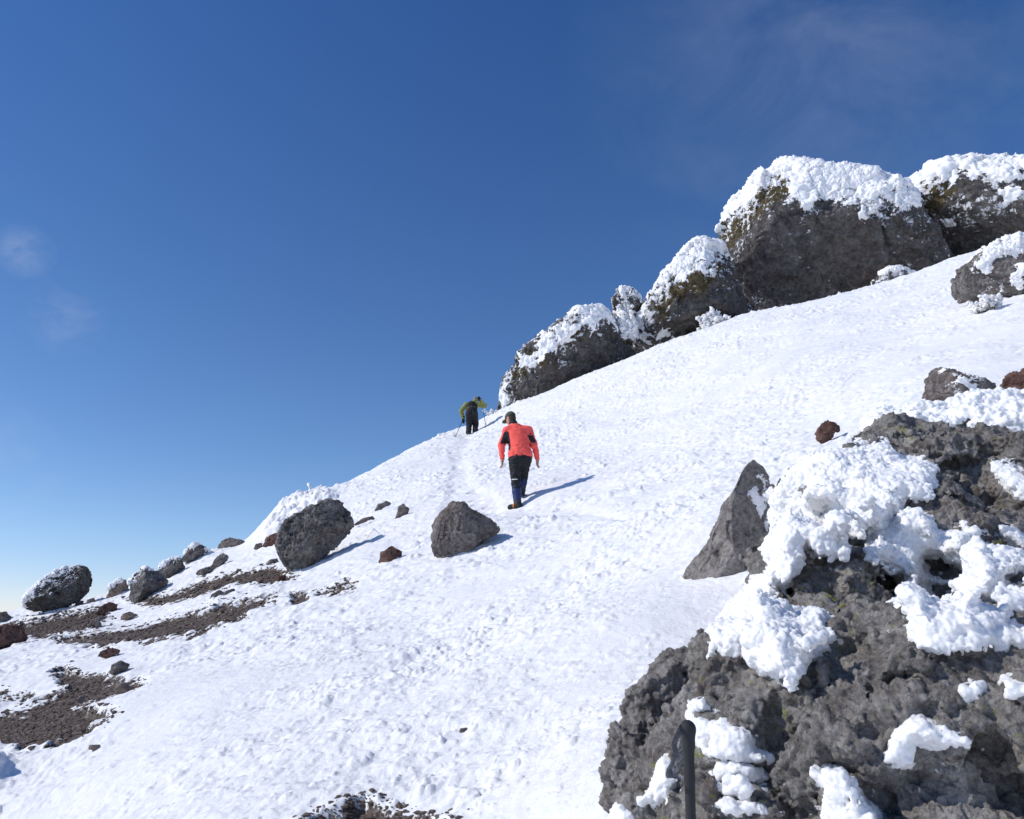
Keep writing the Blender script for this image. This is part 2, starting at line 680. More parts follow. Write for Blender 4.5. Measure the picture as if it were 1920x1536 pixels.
rows = []
for px, py, d in CTRL + SKY:
    rows.append(wcoord(at(px, py, d)))
for px, py, d in SKY:
    p = at(px, py, d)
    q = p * 1.22
    q[2] = p[2] - 0.02 * d
    rows.append(wcoord(q))
    q = p * 2.0
    q[2] = p[2] - 0.42 * d
    rows.append(wcoord(q))
for th in np.linspace(-0.8, 0.8, 7):
    rows.append((th, math.log(1.0), 0.36 * math.sin(th) + 0.2 * math.cos(th)))
rows = np.array(rows)
_C = rows[:, :2] * np.array([2.2, 1.0])


def _phi(a, b):
    d2 = (a[:, None, 0] - b[None, :, 0]) ** 2 + (a[:, None, 1] - b[None, :, 1]) ** 2
    return 0.5 * d2 * np.log(d2 + 1e-9)


_n = len(_C)
_A = np.zeros((_n + 3, _n + 3))
_A[:_n, :_n] = _phi(_C, _C) + np.eye(_n) * 0.0015
_A[:_n, _n] = 1
_A[:_n, _n + 1:] = _C
_A[_n:, :_n] = _A[:_n, _n:].T
_rhs = rows[:, 2].copy()
_W = np.linalg.solve(_A, np.concatenate([_rhs, [0, 0, 0]]))


def sstep(a, b, x):
    t = np.clip((x - a) / (b - a), 0, 1)
    return t * t * (3 - 2 * t)


def ground_base(x, y):
    x = np.atleast_1d(np.asarray(x, float))
    y = np.atleast_1d(np.asarray(y, float))
    r = np.maximum(np.hypot(x, y), 0.3)
    th = np.arctan2(x, y)
    lr = np.clip(np.log(r), 0.0, math.log(66))
    q = np.stack([np.clip(th, -0.85, 0.85) * 2.2, lr], 1)
    w = np.empty(len(x))
    for k in range(0, len(x), 60000):
        w[k:k + 60000] = _phi(q[k:k + 60000], _C) @ _W[:_n]
    w += _W[_n] + q @ _W[_n + 1:]
    wp = 0.36 * np.sin(th) + 0.2 * np.cos(th)
    w = w + (wp - w) * sstep(0.72, 1.25, np.abs(th))
    z = -EYE + w * r
    far = -30 - 0.25 * np.minimum(r, 1500) - 0.002 * r
    return z + (far - z) * sstep(math.log(60), math.log(160), np.log(r))


# pull the ridge line to the wanted height: a few corrections of its control points
_k0 = len(CTRL)
_ns = len(SKY)
_rs = np.exp(np.linspace(math.log(9), math.log(58), 160))
for _it in range(8):
    for _q, (_px, _py, _d) in enumerate(SKY):
        _p = at(_px, _py, _d)
        _th = math.atan2(_p[0], _p[1])
        _e = _p[2] / math.hypot(_p[0], _p[1]) - (ground_base(_rs * math.sin(_th), _rs * math.cos(_th)) / _rs).max()
        _rhs[_k0 + _q] += 0.8 * _e
        _rhs[_k0 + _ns + 2 * _q] += 0.6 * _e
    _W[:] = np.linalg.solve(_A, np.concatenate([_rhs, [0, 0, 0]]))


def hit(px, py, dmax=60):
    """distance ahead at which the line of sight through a pixel meets the slope"""
    d = np.concatenate([np.linspace(1.2, 8, 300), np.linspace(8.03, dmax, 1500)])
    r = ray(px, py)
    P = r[None, :] * (d / r[1])[:, None]
    g = ground_base(P[:, 0], P[:, 1])
    below = np.nonzero(P[:, 2] < g)[0]
    return d[below[0]] if len(below) else None


SCREE = [
    [(325, 1112), (380, 1086), (450, 1074), (505, 1062), (545, 1072), (480, 1092), (420, 1101), (370, 1113), (320, 1124), (260, 1131), (235, 1125)],
    [(110, 1197), (200, 1182), (300, 1163), (400, 1142), (525, 1118), (518, 1131), (450, 1160), (380, 1186), (300, 1193), (200, 1208), (125, 1208)],
    [(-40, 1185), (60, 1168), (130, 1152), (190, 1146), (215, 1158), (150, 1184), (90, 1192), (110, 1200), (40, 1196), (-40, 1200)],
    [(96, 1268), (118, 1252), (160, 1262), (200, 1264), (255, 1272), (268, 1284), (235, 1300), (180, 1306), (140, 1318), (170, 1333),
     (218, 1345), (160, 1378), (90, 1398), (20, 1404), (-60, 1404), (-60, 1356), (40, 1330), (100, 1300), (125, 1285)],
    [(560, 1568), (620, 1536), (684, 1506), (716, 1522), (800, 1534), (850, 1556), (840, 1620), (560, 1620)],
    [(600, 1110), (655, 1091), (662, 1097), (625, 1110)], [(545, 1123), (552, 1114), (574, 1113), (566, 1124)],
    [(20, 1168), (120, 1150), (128, 1153), (40, 1172)], [(-60, 1310), (0, 1303), (45, 1306), (60, 1300), (0, 1312)],
    [(430, 1085), (500, 1075), (560, 1080), (520, 1096), (450, 1094)]]


def scree_sd(px, py):
    return polys_sd(px, py, SCREE)


def detail(x, y, zb, want_scree=False):
    """height of the snow's lumps above the smooth slope"""
    P = np.stack([x, y, zb], 1)
    px, py = project(P)
    r = np.hypot(x, y)
    amp = 1.0 + 0.9 * perlin2(x * 0.5, y * 0.5, 3) + 0.4 * perlin2(x * 0.17, y * 0.17, 4)
    amp = np.clip(amp * (0.85 + 0.5 * perlin2(x * 1.3, y * 1.9, 5)), 0.12, 1.7)
    # calmer snow on the wind-packed right side and along the trodden track
    track = polys_sd(px, py, [[(835, 960), (848, 900), (852, 850), (872, 822), (890, 822), (872, 860), (880, 900), (940, 945), (1060, 945),
                               (1180, 975), (1060, 968), (960, 960), (900, 960)]])
    calm = sstep(-14, 10, track)
    right = sstep(1350, 1750, px) * sstep(850, 700, py)
    amp = amp * (1 - 0.6 * calm) * (1 - 0.15 * right)
    gs = (1 + 0.03 * np.clip(r - 10, 0, 28)) * (0.72 + 0.28 * sstep(4, 12, r))          # coarser clods on the upper slope
    z = 0.10 * perlin2(x * 0.33, y * 0.45, 10) + 0.055 * perlin2(x * 0.9, y * 1.3, 11)
    z += amp * gs * 0.78 * (0.032 * perlin2(x * 1.8, y * 4.2, 12) + 0.026 * perlin2(x * 4.1, y * 8.0, 13) + 0.022 * perlin2(x * 9, y * 12, 14)
                + 0.012 * (1 - sstep(7, 15, r)) * perlin2(x * 21, y * 25, 15) + 0.004 * (1 - sstep(2.5, 5, r)) * perlin2(x * 45, y * 52, 16))
    wx = x + 0.03 * perlin2(x * 9, y * 9, 20)
    wy = y + 0.03 * perlin2(x * 9, y * 9, 21)
    c1 = clods2(wx, wy, 0.115, 0.012, 0.045, 0.55, 31)
    c2 = clods2(wx, wy, 0.30, 0.02, 0.10, 0.5, 32)
    c3 = clods2(wx, wy, 0.9, 0.05, 0.16, 0.4, 33)
    c0 = clods2(wx, wy, 0.055, 0.006, 0.02, 0.6, 30)
    z += np.clip(amp, 0, 1.4) * gs * 0.85 * (1.15 * c0 * (1 - sstep(5, 11, r)) + 0.75 * c1 * (1 + 0.4 * (1 - sstep(5, 10, r)) * perlin2(x * 32, y * 32, 23)) + 0.5 * c2 * (1 + 0.7 * perlin2(x * 22, y * 22, 24)) + 0.34 * c3 * (1 + perlin2(x * 14, y * 14, 22)))
    z -= calm * (0.05 + 0.55 * clods2(x, y, 0.42, 0.09, 0.17, 0.75, 35))
    # ground tilted steeper around the first hiker, shaped to broaden the cast shadow
    z += 0.24 * (y - 14.0) * np.exp(-(((x - 0.9) / 1.25) ** 2 + ((y - 14.0) / 0.95) ** 2))
    # snow mounds added left of the frame to cast shade along its edge
    for (bx, by, dd, hh, rr) in ((-118, 1470, 6.9, 0.58, 0.34), (-60, 1300, 9.9, 0.26, 0.25)):
        p = at(bx, by, dd)
        z += hh * np.exp(-((x - p[0]) ** 2 + (y - p[1]) ** 2) / (rr * rr))
    # rime covered hump on the left skyline
    hump = poly_sd(px, py, [(478, 1018), (505, 968), (520, 945), (560, 925), (610, 915), (640, 930), (600, 965), (540, 1000), (500, 1020)])
    hm = sstep(-10, 18, hump) * (r > 15) * (r < 30)
    h3 = clods2(x, y, 0.55, 0.2, 0.42, 0.9, 41) + 0.6 * clods2(x, y, 0.22, 0.08, 0.17, 0.9, 42)
    z = z + hm * (0.8 * h3 + 0.10 * perlin2(x * 5, y * 5, 43) + 0.06 * perlin2(x * 11, y * 11, 44))
    s = scree_sd(px, py) * np.maximum(r, 1) / FPX        # metres
    front = (y > 1) & (r < 40)
    s = np.where(front, s, -9)
    sc = np.clip(0.5 + s * (3.2 + 9 * (1 - sstep(4, 9, r))), 0, 1)
    sw = sc + (0.35 + 0.65 * sstep(4, 9, r)) * 0.30 * perlin2(x * 2.2, y * 3.6, 51) + 0.16 * perlin2(x * 7, y * 9, 52)
    sw = np.where(s < -0.5, 0, sw)
    bare = sstep(0.4, 0.65, sw)
    z = z * (1 - 0.75 * bare) - 0.05 * bare
    if want_scree:
        return z, np.clip(sw, 0, 1)
    return z


# grid: finer where the slope is near or steeply seen
NT, NR = 1150, 1400
th_in = np.linspace(-0.70, 0.70, NT)
th_out = np.linspace(0.70, 2 * math.pi - 0.70, 150)[1:-1]
TH = np.concatenate([th_in, th_out])
RR = np.concatenate([np.exp(np.linspace(math.log(0.7), math.log(2.4), 60)), np.exp(np.linspace(math.log(2.4), math.log(48), NR))[1:],
                     np.exp(np.linspace(math.log(48), math.log(30000), 90))[1:]])
nT, nR = len(TH), len(RR)
X = (RR[:, None] * np.sin(TH)[None, :]).ravel()
Y = (RR[:, None] * np.cos(TH)[None, :]).ravel()
ZB = ground_base(X, Y)
rr = np.hypot(X, Y)
DZ = np.zeros(len(X))
SC = np.zeros(len(X), f32)
sel = rr < 60
DZ[sel], SC[sel] = detail(X[sel], Y[sel], ZB[sel], True)
DZ *= 1 - sstep(48, 60, rr)
i = np.arange(nR - 1)[:, None] * nT
j = np.arange(nT)[None, :]
j2 = (j + 1) % nT
FQ = np.stack([(i + j).ravel(), (i + j2).ravel(), (i + nT + j2).ravel(), (i + nT + j).ravel()], 1)[:, ::-1]
gV = np.stack([X, Y, ZB + DZ], 1)
cap = np.arange(nT)
ground = mesh_obj("ground", gV, FQ, M_GROUND, attrs={"scree": SC})
tag(ground, "lumpy white snow slope rising to the right with bare scree patches", "snow slope", kind="structure")
print("ground", len(gV), round(time.time() - T00, 1))


def ground_z(x, y):
    x = np.atleast_1d(np.asarray(x, float))
    y = np.atleast_1d(np.asarray(y, float))
    zb = ground_base(x, y)
    return zb + detail(x, y, zb)


# loose stones lying on the bare patches: uncountable
pts = []
for k, poly in enumerate(SCREE):
    p = np.array(poly, float)
    lo, hi = p.min(0), p.max(0)
    cnt = int(min(5200, (hi - lo).prod() * (0.42 if k != 4 else 0.5)))
    s = rng.uniform(lo - 6, hi + 6, (cnt, 2))
    sd = poly_sd(s[:, 0], s[:, 1], poly) + rng.normal(0, 4, cnt)
    s = s[sd > 0]
    for a, b in s:
        pts.append((a, b))
pts = np.array(pts)
# intersect sight lines with the slope in one batch
dd = np.exp(np.linspace(math.log(3), math.log(26), 260))
PX = np.empty((len(pts), 3))
for k in range(0, len(pts), 400):
    q = pts[k:k + 400]
    R = np.stack([ray(a, b) for a, b in q])
    R /= R[:, 1:2]
    P = R[:, None, :] * dd[None, :, None]
    g = ground_base(P[..., 0].ravel(), P[..., 1].ravel()).reshape(P.shape[:2])
    bel = P[..., 2] < g
    fi = np.where(bel.any(1), bel.argmax(1), 0)
    PX[k:k + 400] = P[np.arange(len(q)), fi]
PX = PX[(PX[:, 1] > 3.05) & (PX[:, 1] < 25)]
PX[:, :2] += rng.normal(0, 0.03, (len(PX), 2))
PX[:, 2] = ground_z(PX[:, 0], PX[:, 1])
iv, jf = ico(0)
sz = (0.010 + 0.028 * rng.random(len(PX)) ** 2.5) * (0.22 + PX[:, 1] / 13)
sh = rng.uniform(0.55, 1.3, (len(PX), 1, 3)) * np.array([1.25, 1.1, 0.6])
an = rng.uniform(0, 6.28, len(PX))
jit = rng.uniform(0.75, 1.2, (len(PX), 12, 1))
L = iv[None] * jit * sh
ca, sa = np.cos(an)[:, None], np.sin(an)[:, None]
L = np.stack([L[..., 0] * ca - L[..., 1] * sa, L[..., 0] * sa + L[..., 1] * ca, L[..., 2]], 2)
sv = (L * sz[:, None, None] + PX[:, None, :]).reshape(-1, 3)
sf = (jf[None] + (np.arange(len(PX)) * 12)[:, None, None]).reshape(-1, 3)
gr = mesh_obj("gravel", sv, sf, M_SCREE, smooth=False)
tag(gr, "loose dark brown stones covering the bare scree patches", "gravel", kind="stuff")
print("gravel", len(PX), round(time.time() - T00, 1))


# ------------------------------------------------------------------ rocks
def outline_radius(outline, C, r, u, f):
    p = np.array(outline, float)
    seg = []
    for k in range(len(p)):
        a, b = p[k], p[(k + 1) % len(p)]
        n = max(2, int(np.hypot(*(b - a)) / 2) + 1)
        seg.append(a + (b - a) * np.linspace(0, 1, n, endpoint=False)[:, None])
    q = np.concatenate(seg)
    A, B = [], []
    for a, b in q:
        d = ray(a, b)
        P = d * ((C @ f) / (d @ f)) - C
        A.append(P @ r)
        B.append(P @ u)
    A, B = np.array(A), np.array(B)
    th = np.arctan2(B, A)
    R = np.hypot(A, B)
    o = np.argsort(th)
    th, R = th[o], R[o]
    grid = np.linspace(-np.pi, np.pi, 721)
    Rg = np.interp(grid, th, R, period=2 * np.pi)
    ker = np.ones(5) / 5
    Rp = np.convolve(np.concatenate([Rg[-3:-1], Rg, Rg[1:3]]), ker, "valid")
    return grid, Rp


def lumps(P, s, seed):
    """cauliflower bumps for rime, 0..1"""
    a = 1 - np.clip(worley3(P / s, seed, 0.95), 0, 1) ** 2
    b = 1 - np.clip(worley3(P / (s * 0.42), seed + 1, 0.95), 0, 1) ** 2
    c = 1 - np.clip(worley3(P / (s * 0.18), seed + 2, 0.95), 0, 1) ** 2
    return 0.55 * a + 0.3 * b + 0.15 * c


def rime_part(rock, V, F, Nn, polys, thick, size, seed, edge, mat, wob=1.0, name="rime"):
    """crust of rime grown from the rock's own surface inside the given patches"""
    px, py = project(V)
    sd = polys_sd(px, py, polys)
    ppm = FPX / np.maximum(V @ FW, 0.1)
    sd = sd / ppm + wob * (edge * 1.5 * fbm3(V / (edge * 2.0), 5, 0.65, seed=seed + 7))
    m = np.clip(sd / edge, -1, 1)
    keep = (m > -0.25)
    fk = keep[F].all(1)
    if fk.sum() < 4:
        return None
    Ns = smooth_vals(F, Nn, len(V), 6)
    Ns /= np.linalg.norm(Ns, axis=1)[:, None] + 1e-9
    L = lumps(V + 0.25 * size * np.stack([perlin3(V / size, seed + 5), perlin3(V / size + 9, seed + 5), perlin3(V / size + 21, seed + 6)], 1), size, seed)
    env = np.sign(m) * np.sqrt(np.abs(m))
    sp_ = 1 - np.clip(worley3(V / (size * 0.22), seed + 8, 0.95), 0, 1)
    big = 0.75 + 0.7 * perlin3(V / (size * 3.5), seed + 9)
    t = np.where(m > 0, thick * env * (0.10 + 0.75 * L + 0.45 * sp_) * np.clip(big, 0.3, 1.5), thick * 0.6 * m)
    W = V + Ns * t[:, None] + np.array([-0.25, 0, 0.2]) * np.where(m > 0, t, 0)[:, None]
    Fk = F[fk]
    used, inv = np.unique(Fk, return_inverse=True)
    W, Fk = W[used], inv.reshape(Fk.shape)
    lab = np.arange(len(W))
    E = np.concatenate([Fk[:, [k, (k + 1) % Fk.shape[1]]] for k in range(Fk.shape[1])])
    for _ in range(400):
        mm = np.minimum(lab[E[:, 0]], lab[E[:, 1]])
        new = lab.copy()
        np.minimum.at(new, E[:, 0], mm)
        np.minimum.at(new, E[:, 1], mm)
        new = new[new]
        if (new == lab).all():
            break
        lab = new
    cnt = np.bincount(lab, minlength=len(W))
    for q in np.nonzero(cnt >= max(40, 0.012 * len(W)))[0]:      # every crust of its own is a part
        fq = Fk[lab[Fk[:, 0]] == q]
        u_, i_ = np.unique(fq, return_inverse=True)
        mesh_obj(name, W[u_], i_.reshape(fq.shape), mat, parent=rock, loc=rock.location)


def rock(name, label, cat, outline, mat, thick=0.8, sub=5, seed=1, depth=None, base=None, cuts=7, rough=1.0, group=None,
         embed=0.3, rime=None, moss=None, dc=0.35, box=0.75, pits=0.6, planes=()):
    p = np.array(outline, float)
    c0 = (p.min(0) + p.max(0)) / 2
    if depth is None:
        b = base or (c0[0], p[:, 1].max() - 0.10 * (p[:, 1].max() - p[:, 1].min()))
        depth = hit(*b) or 22.0
    half = 0.5 * math.sqrt(np.prod(p.max(0) - p.min(0))) / FPX
    C = at(c0[0], c0[1], depth * (1 + half * dc))
    f = C / np.linalg.norm(C)
    r = np.cross(f, [0, 0, 1])
    r /= np.linalg.norm(r)
    u = np.cross(r, f)
    grid, Rg = outline_radius(outline, C, r, u, f)
    Rm = Rg.mean()
    Dv, F = ico(sub)
    rg = np.random.default_rng(seed)
    rho = np.hypot(Dv[:, 0], Dv[:, 1])
    th = np.arctan2(Dv[:, 1], Dv[:, 0])
    R = np.interp(th, grid, Rg)
    s = np.sin(th)
    R = R * (1 + embed * np.clip((-s - 0.45) / 0.55, 0, 1))
    pl = R * rho ** box
    T = thick * Rm
    dz = T * np.sign(Dv[:, 2]) * np.abs(Dv[:, 2]) ** box
    Q = np.stack([pl * np.cos(th), pl * s, dz], 1)
    # flat breaks on the side that is seen and on top
    for _ in range(cuts):
        d = rg.normal(size=3)
        d[2] = -abs(d[2]) - 0.35
        d /= np.linalg.norm(d)
        hh = Q @ d
        lim = hh.max() * rg.uniform(0.6, 0.86)
        Q = Q - (np.clip(hh - lim, 0, None) * 0.92)[:, None] * d
    for d, lf in planes:
        d = np.array(d, float) / np.linalg.norm(d)
        hh = Q @ d
        Q = Q - (np.clip(hh - hh.max() * lf, 0, None) * 0.95)[:, None] * d
    V = C + Q[:, :1] * r + Q[:, 1:2] * u + Q[:, 2:] * f
    F = F if np.dot(np.cross(r, u), f) > 0 else F[:, ::-1]
    Nn = vnormals(V, F)
    S = Rm
    A = S * rough
    o = rg.uniform(0, 50, 3)
    Vn = V / S + o
    Vd = Vn + 0.10 * np.stack([perlin3(Vn * 3.5, seed + 11), perlin3(Vn * 3.5 + 5, seed + 11), perlin3(Vn * 3.5 + 9, seed + 12)], 1)
    disp = 0.07 * fbm3(Vn * 1.3, 3, 0.5, seed=seed) + 0.05 * (fbm3(Vn * 2.8, 4, 0.55, seed=seed + 3, ridged=True) - 0.5)
    disp += 0.11 * facets3(Vd * 1.7, seed + 13, 1.0, 0.25) + 0.034 * facets3(Vd * 4.2, seed + 14, 1.0, 0.3) + 0.010 * facets3(Vd * 10, seed + 15, 1.0, 0.4)
    strat = V @ np.array([0.35, 0.2, 0.9]) / S
    disp += 0.018 * perlin3(np.stack([strat * 6, Vn[:, 0] * 1.2, Vn[:, 1] * 1.2], 1), seed + 9)
    w = worley3(Vn * 5.5, seed + 4, 0.95, 0.55)
    disp -= 0.075 * pits * np.clip(1 - w / 0.45, 0, 1) ** 0.8
    w = worley3(Vn * 12, seed + 5, 0.95, 0.5)
    disp -= 0.045 * pits * np.clip(1 - w / 0.5, 0, 1) ** 0.8
    disp += 0.045 * (fbm3(Vn * 6.5, 4, 0.62, seed=seed + 6, ridged=True) - 0.55) + 0.022 * fbm3(Vn * 16, 3, 0.6, seed=seed + 8)
    V = V + Nn * (disp * A)[:, None]
    # keep the traced silhouette: noise may not push the sides outward
    at_ = {}
    if moss:
        px, py = project(V)
        sd = polys_sd(px, py, moss)
        at_["moss"] = np.clip(0.5 + sd / 40.0, 0, 1)
    if rime:
        px, py = project(V)
        sdm = polys_sd(px, py, rime["polys"]) / (FPX / np.maximum(V @ FW, 0.1))
        at_["frost"] = np.exp(np.minimum(sdm, 0) / (2.2 * rime["e"]))
    loc = (C[0], C[1], V[:, 2].min())
    ob = mesh_obj(name, V, F, mat, loc=loc, attrs=at_)
    tag(ob, label, cat, group)
    if rime:
        Nn = vnormals(V, F)
        for grp in ([[q] for q in rime["polys"]] if rime.get("sep") else [rime["polys"]]):
            rime_part(ob, V, F, Nn, grp, rime["t"] * 1.0, rime["s"], seed + 60, rime["e"], rime.get("mat", M_RIME), rime.get("w", 1.0))
    return ob


CL = "dark boulders of the upper cliff"
# ---- cliff on the skyline
rock("cliff_boulder", "biggest dark boulder of the cliff with thick rime cap and mossy left edge", "boulder",
     [(1400, 588), (1372, 540), (1350, 480), (1338, 420), (1350, 385), (1400, 350), (1440, 318), (1468, 299), (1505, 306), (1560, 318), (1600, 316), (1650, 332),
      (1702, 345), (1722, 385), (1760, 435), (1790, 490), (1780, 525), (1700, 540), (1640, 556), (1560, 575), (1480, 590)],
     M_CLIFF, thick=0.75, sub=7, seed=21, depth=37.0, group=CL, cuts=4, rough=0.55, embed=0.15, box=0.62, dc=0.45, pits=0.35, planes=[((0.05, -0.3, -0.95), 0.62), ((-0.65, 0.45, -0.6), 0.72), ((0.5, 0.2, -0.8), 0.75)],
     rime=dict(polys=[[(1330, 440), (1325, 370), (1440, 270), (1520, 250), (1730, 290), (1730, 395), (1705, 372), (1690, 390), (1660, 372), (1640, 405), (1600, 372),
                       (1570, 380), (1540, 368), (1510, 400), (1490, 372), (1470, 340), (1440, 350), (1400, 385), (1370, 400), (1352, 430)]], t=0.2, s=0.26, e=0.42, w=1.25),
     moss=[[(1335, 440), (1345, 400), (1450, 320), (1485, 330), (1475, 365), (1420, 410), (1370, 470), (1350, 475)]])
rock("cliff_boulder", "dark boulder at right end of the cliff skyline under white rime", "boulder",
     [(1685, 362), (1715, 336), (1745, 316), (1800, 297), (1860, 296), (1930, 302), (2030, 310), (2080, 380), (2060, 450), (1960, 470), (1850, 500), (1780, 505), (1758, 440), (1722, 385)],
     M_CLIFF, thick=0.8, sub=6, seed=22, depth=36.5, group=CL, cuts=4, rough=0.7, embed=0.2, box=0.68,
     rime=dict(polys=[[(1690, 345), (1740, 280), (2100, 270), (2100, 340), (1950, 345), (1900, 330), (1870, 345), (1830, 335), (1800, 320), (1775, 335), (1740, 345), (1725, 385), (1700, 380)],
                      [(1880, 362), (1925, 350), (1935, 362), (1890, 375)], [(1795, 395), (1815, 398), (1808, 412)], [(1765, 410), (1785, 418), (1772, 440)]], t=0.19, s=0.25, e=0.4),
     moss=[[(1730, 390), (1745, 345), (1790, 320), (1800, 340), (1770, 385), (1745, 400)]])
rock("cliff_boulder", "sloping dark boulder with frosted mossy top left of biggest boulder", "boulder",
     [(1178, 672), (1184, 625), (1208, 585), (1235, 525), (1268, 485), (1305, 448), (1348, 428), (1372, 440), (1378, 500), (1400, 560), (1412, 592), (1340, 626), (1280, 645), (1220, 665)],
     M_CLIFF, thick=0.8, sub=6, seed=23, depth=37.2, group=CL, cuts=5, rough=0.8, embed=0.2,
     rime=dict(polys=[[(1228, 520), (1290, 440), (1345, 420), (1372, 470), (1345, 480), (1335, 510), (1300, 500), (1280, 530), (1255, 520), (1235, 545), (1215, 570)],
                      [(1180, 610), (1200, 560), (1225, 560), (1205, 600), (1215, 640), (1190, 640)], [(1235, 600), (1250, 590), (1248, 640), (1232, 650)]], t=0.15, s=0.22, e=0.35, w=1.35),
     moss=[[(1225, 560), (1260, 500), (1330, 490), (1365, 500), (1330, 540), (1270, 560), (1235, 610)]])
rock("cliff_boulder", "lowest leaning dark boulder of the cliff above the two hikers", "boulder",
     [(934, 772), (940, 735), (958, 692), (985, 652), (1030, 612), (1085, 576), (1130, 575), (1146, 595), (1170, 635), (1200, 672), (1110, 716), (1030, 742), (980, 762)],
     M_CLIFF, thick=0.8, sub=6, seed=24, depth=36.5, group=CL, cuts=5, rough=0.8, embed=0.2,
     rime=dict(polys=[[(1070, 590), (1090, 560), (1150, 560), (1160, 610), (1120, 605), (1095, 615)], [(975, 670), (1030, 625), (1070, 610), (1095, 612), (1060, 645), (1030, 655), (1000, 690), (980, 690)],
                      [(925, 770), (925, 735), (945, 725), (948, 745)]], t=0.09, s=0.2, e=0.3, w=1.5),
     moss=[[(960, 690), (1010, 640), (1080, 600), (1100, 625), (1040, 660), (990, 700), (955, 720)]])
rock("cliff_boulder", "small frosted knob of rock standing between two cliff boulders", "boulder",
     [(1150, 600), (1147, 562), (1162, 544), (1190, 546), (1204, 572), (1200, 610)], M_CLIFF, thick=0.9, sub=5, seed=25, depth=38.5, group=CL, embed=0.4,
     rime=dict(polys=[[(1158, 560), (1168, 535), (1195, 538), (1205, 570), (1180, 556), (1168, 575)]], t=0.2, s=0.35, e=0.25), moss=[[(0, 0), (1, 0), (0, 1)]])
rock("cliff_boulder", "low snow capped rock at foot of biggest cliff boulder", "boulder",
     [(1632, 548), (1640, 520), (1665, 502), (1700, 505), (1726, 512), (1735, 530), (1700, 545)], M_CLIFF, thick=0.8, sub=5, seed=26, depth=35.2, group=CL, embed=0.3,
     rime=dict(polys=[[(1650, 515), (1665, 492), (1740, 500), (1735, 520), (1690, 514)], [(1630, 545), (1640, 525), (1660, 530), (1655, 545)]], t=0.16, s=0.3, e=0.2), moss=[[(0, 0), (1, 0), (0, 1)]])
rock("boulder", "grey boulder at right edge under the cliff with rime on top", "boulder",
     [(1766, 562), (1768, 532), (1788, 510), (1835, 478), (1875, 452), (1925, 440), (2000, 450), (2030, 500), (2000, 556), (1920, 560), (1880, 552), (1830, 564), (1790, 572)],
     M_BOULDER, thick=0.8, sub=6, seed=27, depth=17.8, cuts=6, embed=0.25, rough=0.8,
     rime=dict(polys=[[(1830, 500), (1850, 455), (1920, 430), (2040, 430), (2020, 490), (1930, 475), (1900, 480), (1870, 492), (1850, 520)], [(1850, 520), (1870, 516), (1868, 545), (1850, 545)],
                      [(1890, 505), (1920, 500), (1920, 540), (1900, 530)]], t=0.10, s=0.2, e=0.2, sep=True))
# ---- rocks on the right
rock("stone", "brown rock with streaks of snow poking out above the rime bank", "rock",
     [(1732, 752), (1730, 712), (1740, 693), (1762, 690), (1810, 702), (1868, 718), (1872, 748), (1800, 760)], M_BROWN, thick=0.7, sub=5, seed=31, depth=8.6, cuts=7, embed=0.5,
     rime=dict(polys=[[(1768, 698), (1800, 704), (1840, 722), (1820, 730), (1780, 720)]], t=0.012, s=0.03, e=0.05, w=2.2))
rock("stone", "reddish brown rock cut by right edge above rime bank", "rock",
     [(1862, 742), (1885, 712), (1920, 692), (1980, 690), (2010, 720), (1990, 755)], M_RED, thick=0.7, sub=5, seed=32, depth=8.3, cuts=6, embed=0.5)
rock("stone", "small red brown rock alone on snow above the big pitted outcrop", "rock",
     [(1528, 822), (1532, 800), (1552, 788), (1576, 798), (1574, 808), (1562, 810), (1558, 822), (1545, 826)], M_RED, thick=0.8, sub=5, seed=33, cuts=6, rough=1.3)
rock("spire_rock", "pointed brown rock spire beside the pitted outcrop, frost on its right side", "rock",
     [(1272, 1102), (1288, 1068), (1318, 1032), (1342, 985), (1356, 945), (1382, 912), (1394, 884), (1411, 862), (1440, 890), (1453, 928), (1452, 985), (1480, 1000),
      (1476, 1040), (1430, 1075), (1400, 1095), (1330, 1115)], M_SPIKE, thick=0.85, sub=6, seed=34, depth=6.1, cuts=2, planes=[((-0.62, 0.05, -0.78), 0.55), ((0.70, 0.0, -0.71), 0.45)], rough=0.5, embed=0.12, dc=0.2, box=0.85, pits=0.4,
     rime=dict(polys=[[(1420, 900), (1448, 912), (1454, 980), (1436, 975), (1420, 950), (1412, 930)]], t=0.008, s=0.03, e=0.045, w=2.6, mat=M_RIME_FINE))
# ---- middle of the slope
rock("boulder", "grey brown boulder on snow just below the hiker in red", "boulder",
     [(816, 1045), (812, 1020), (806, 985), (813, 953), (840, 940), (868, 944), (893, 960), (922, 976), (938, 994), (908, 1010), (880, 1035), (850, 1048)],
     M_BROWN, thick=0.8, sub=6, seed=41, cuts=3, planes=[((-0.38, 0.2, -0.9), 0.62), ((0.42, 0.25, -0.88), 0.58), ((0.05, -0.35, -0.93), 0.72)], rough=0.75, pits=0.9, embed=0.1)
rock("boulder", "largest black pitted boulder on mid slope beside the bare scree", "boulder",
     [(520, 1062), (518, 1020), (530, 985), (560, 960), (600, 944), (635, 942), (658, 962), (664, 985), (655, 1005), (625, 1025), (600, 1050), (560, 1072)],
     M_BOULDER, thick=0.8, sub=6, seed=42, cuts=3, planes=[((-0.42, 0.3, -0.86), 0.62), ((0.35, -0.3, -0.88), 0.6), ((0.15, 0.5, -0.85), 0.68)], rough=0.9, embed=0.1, pits=1.2)
SM = "stones lying on the snow slope"
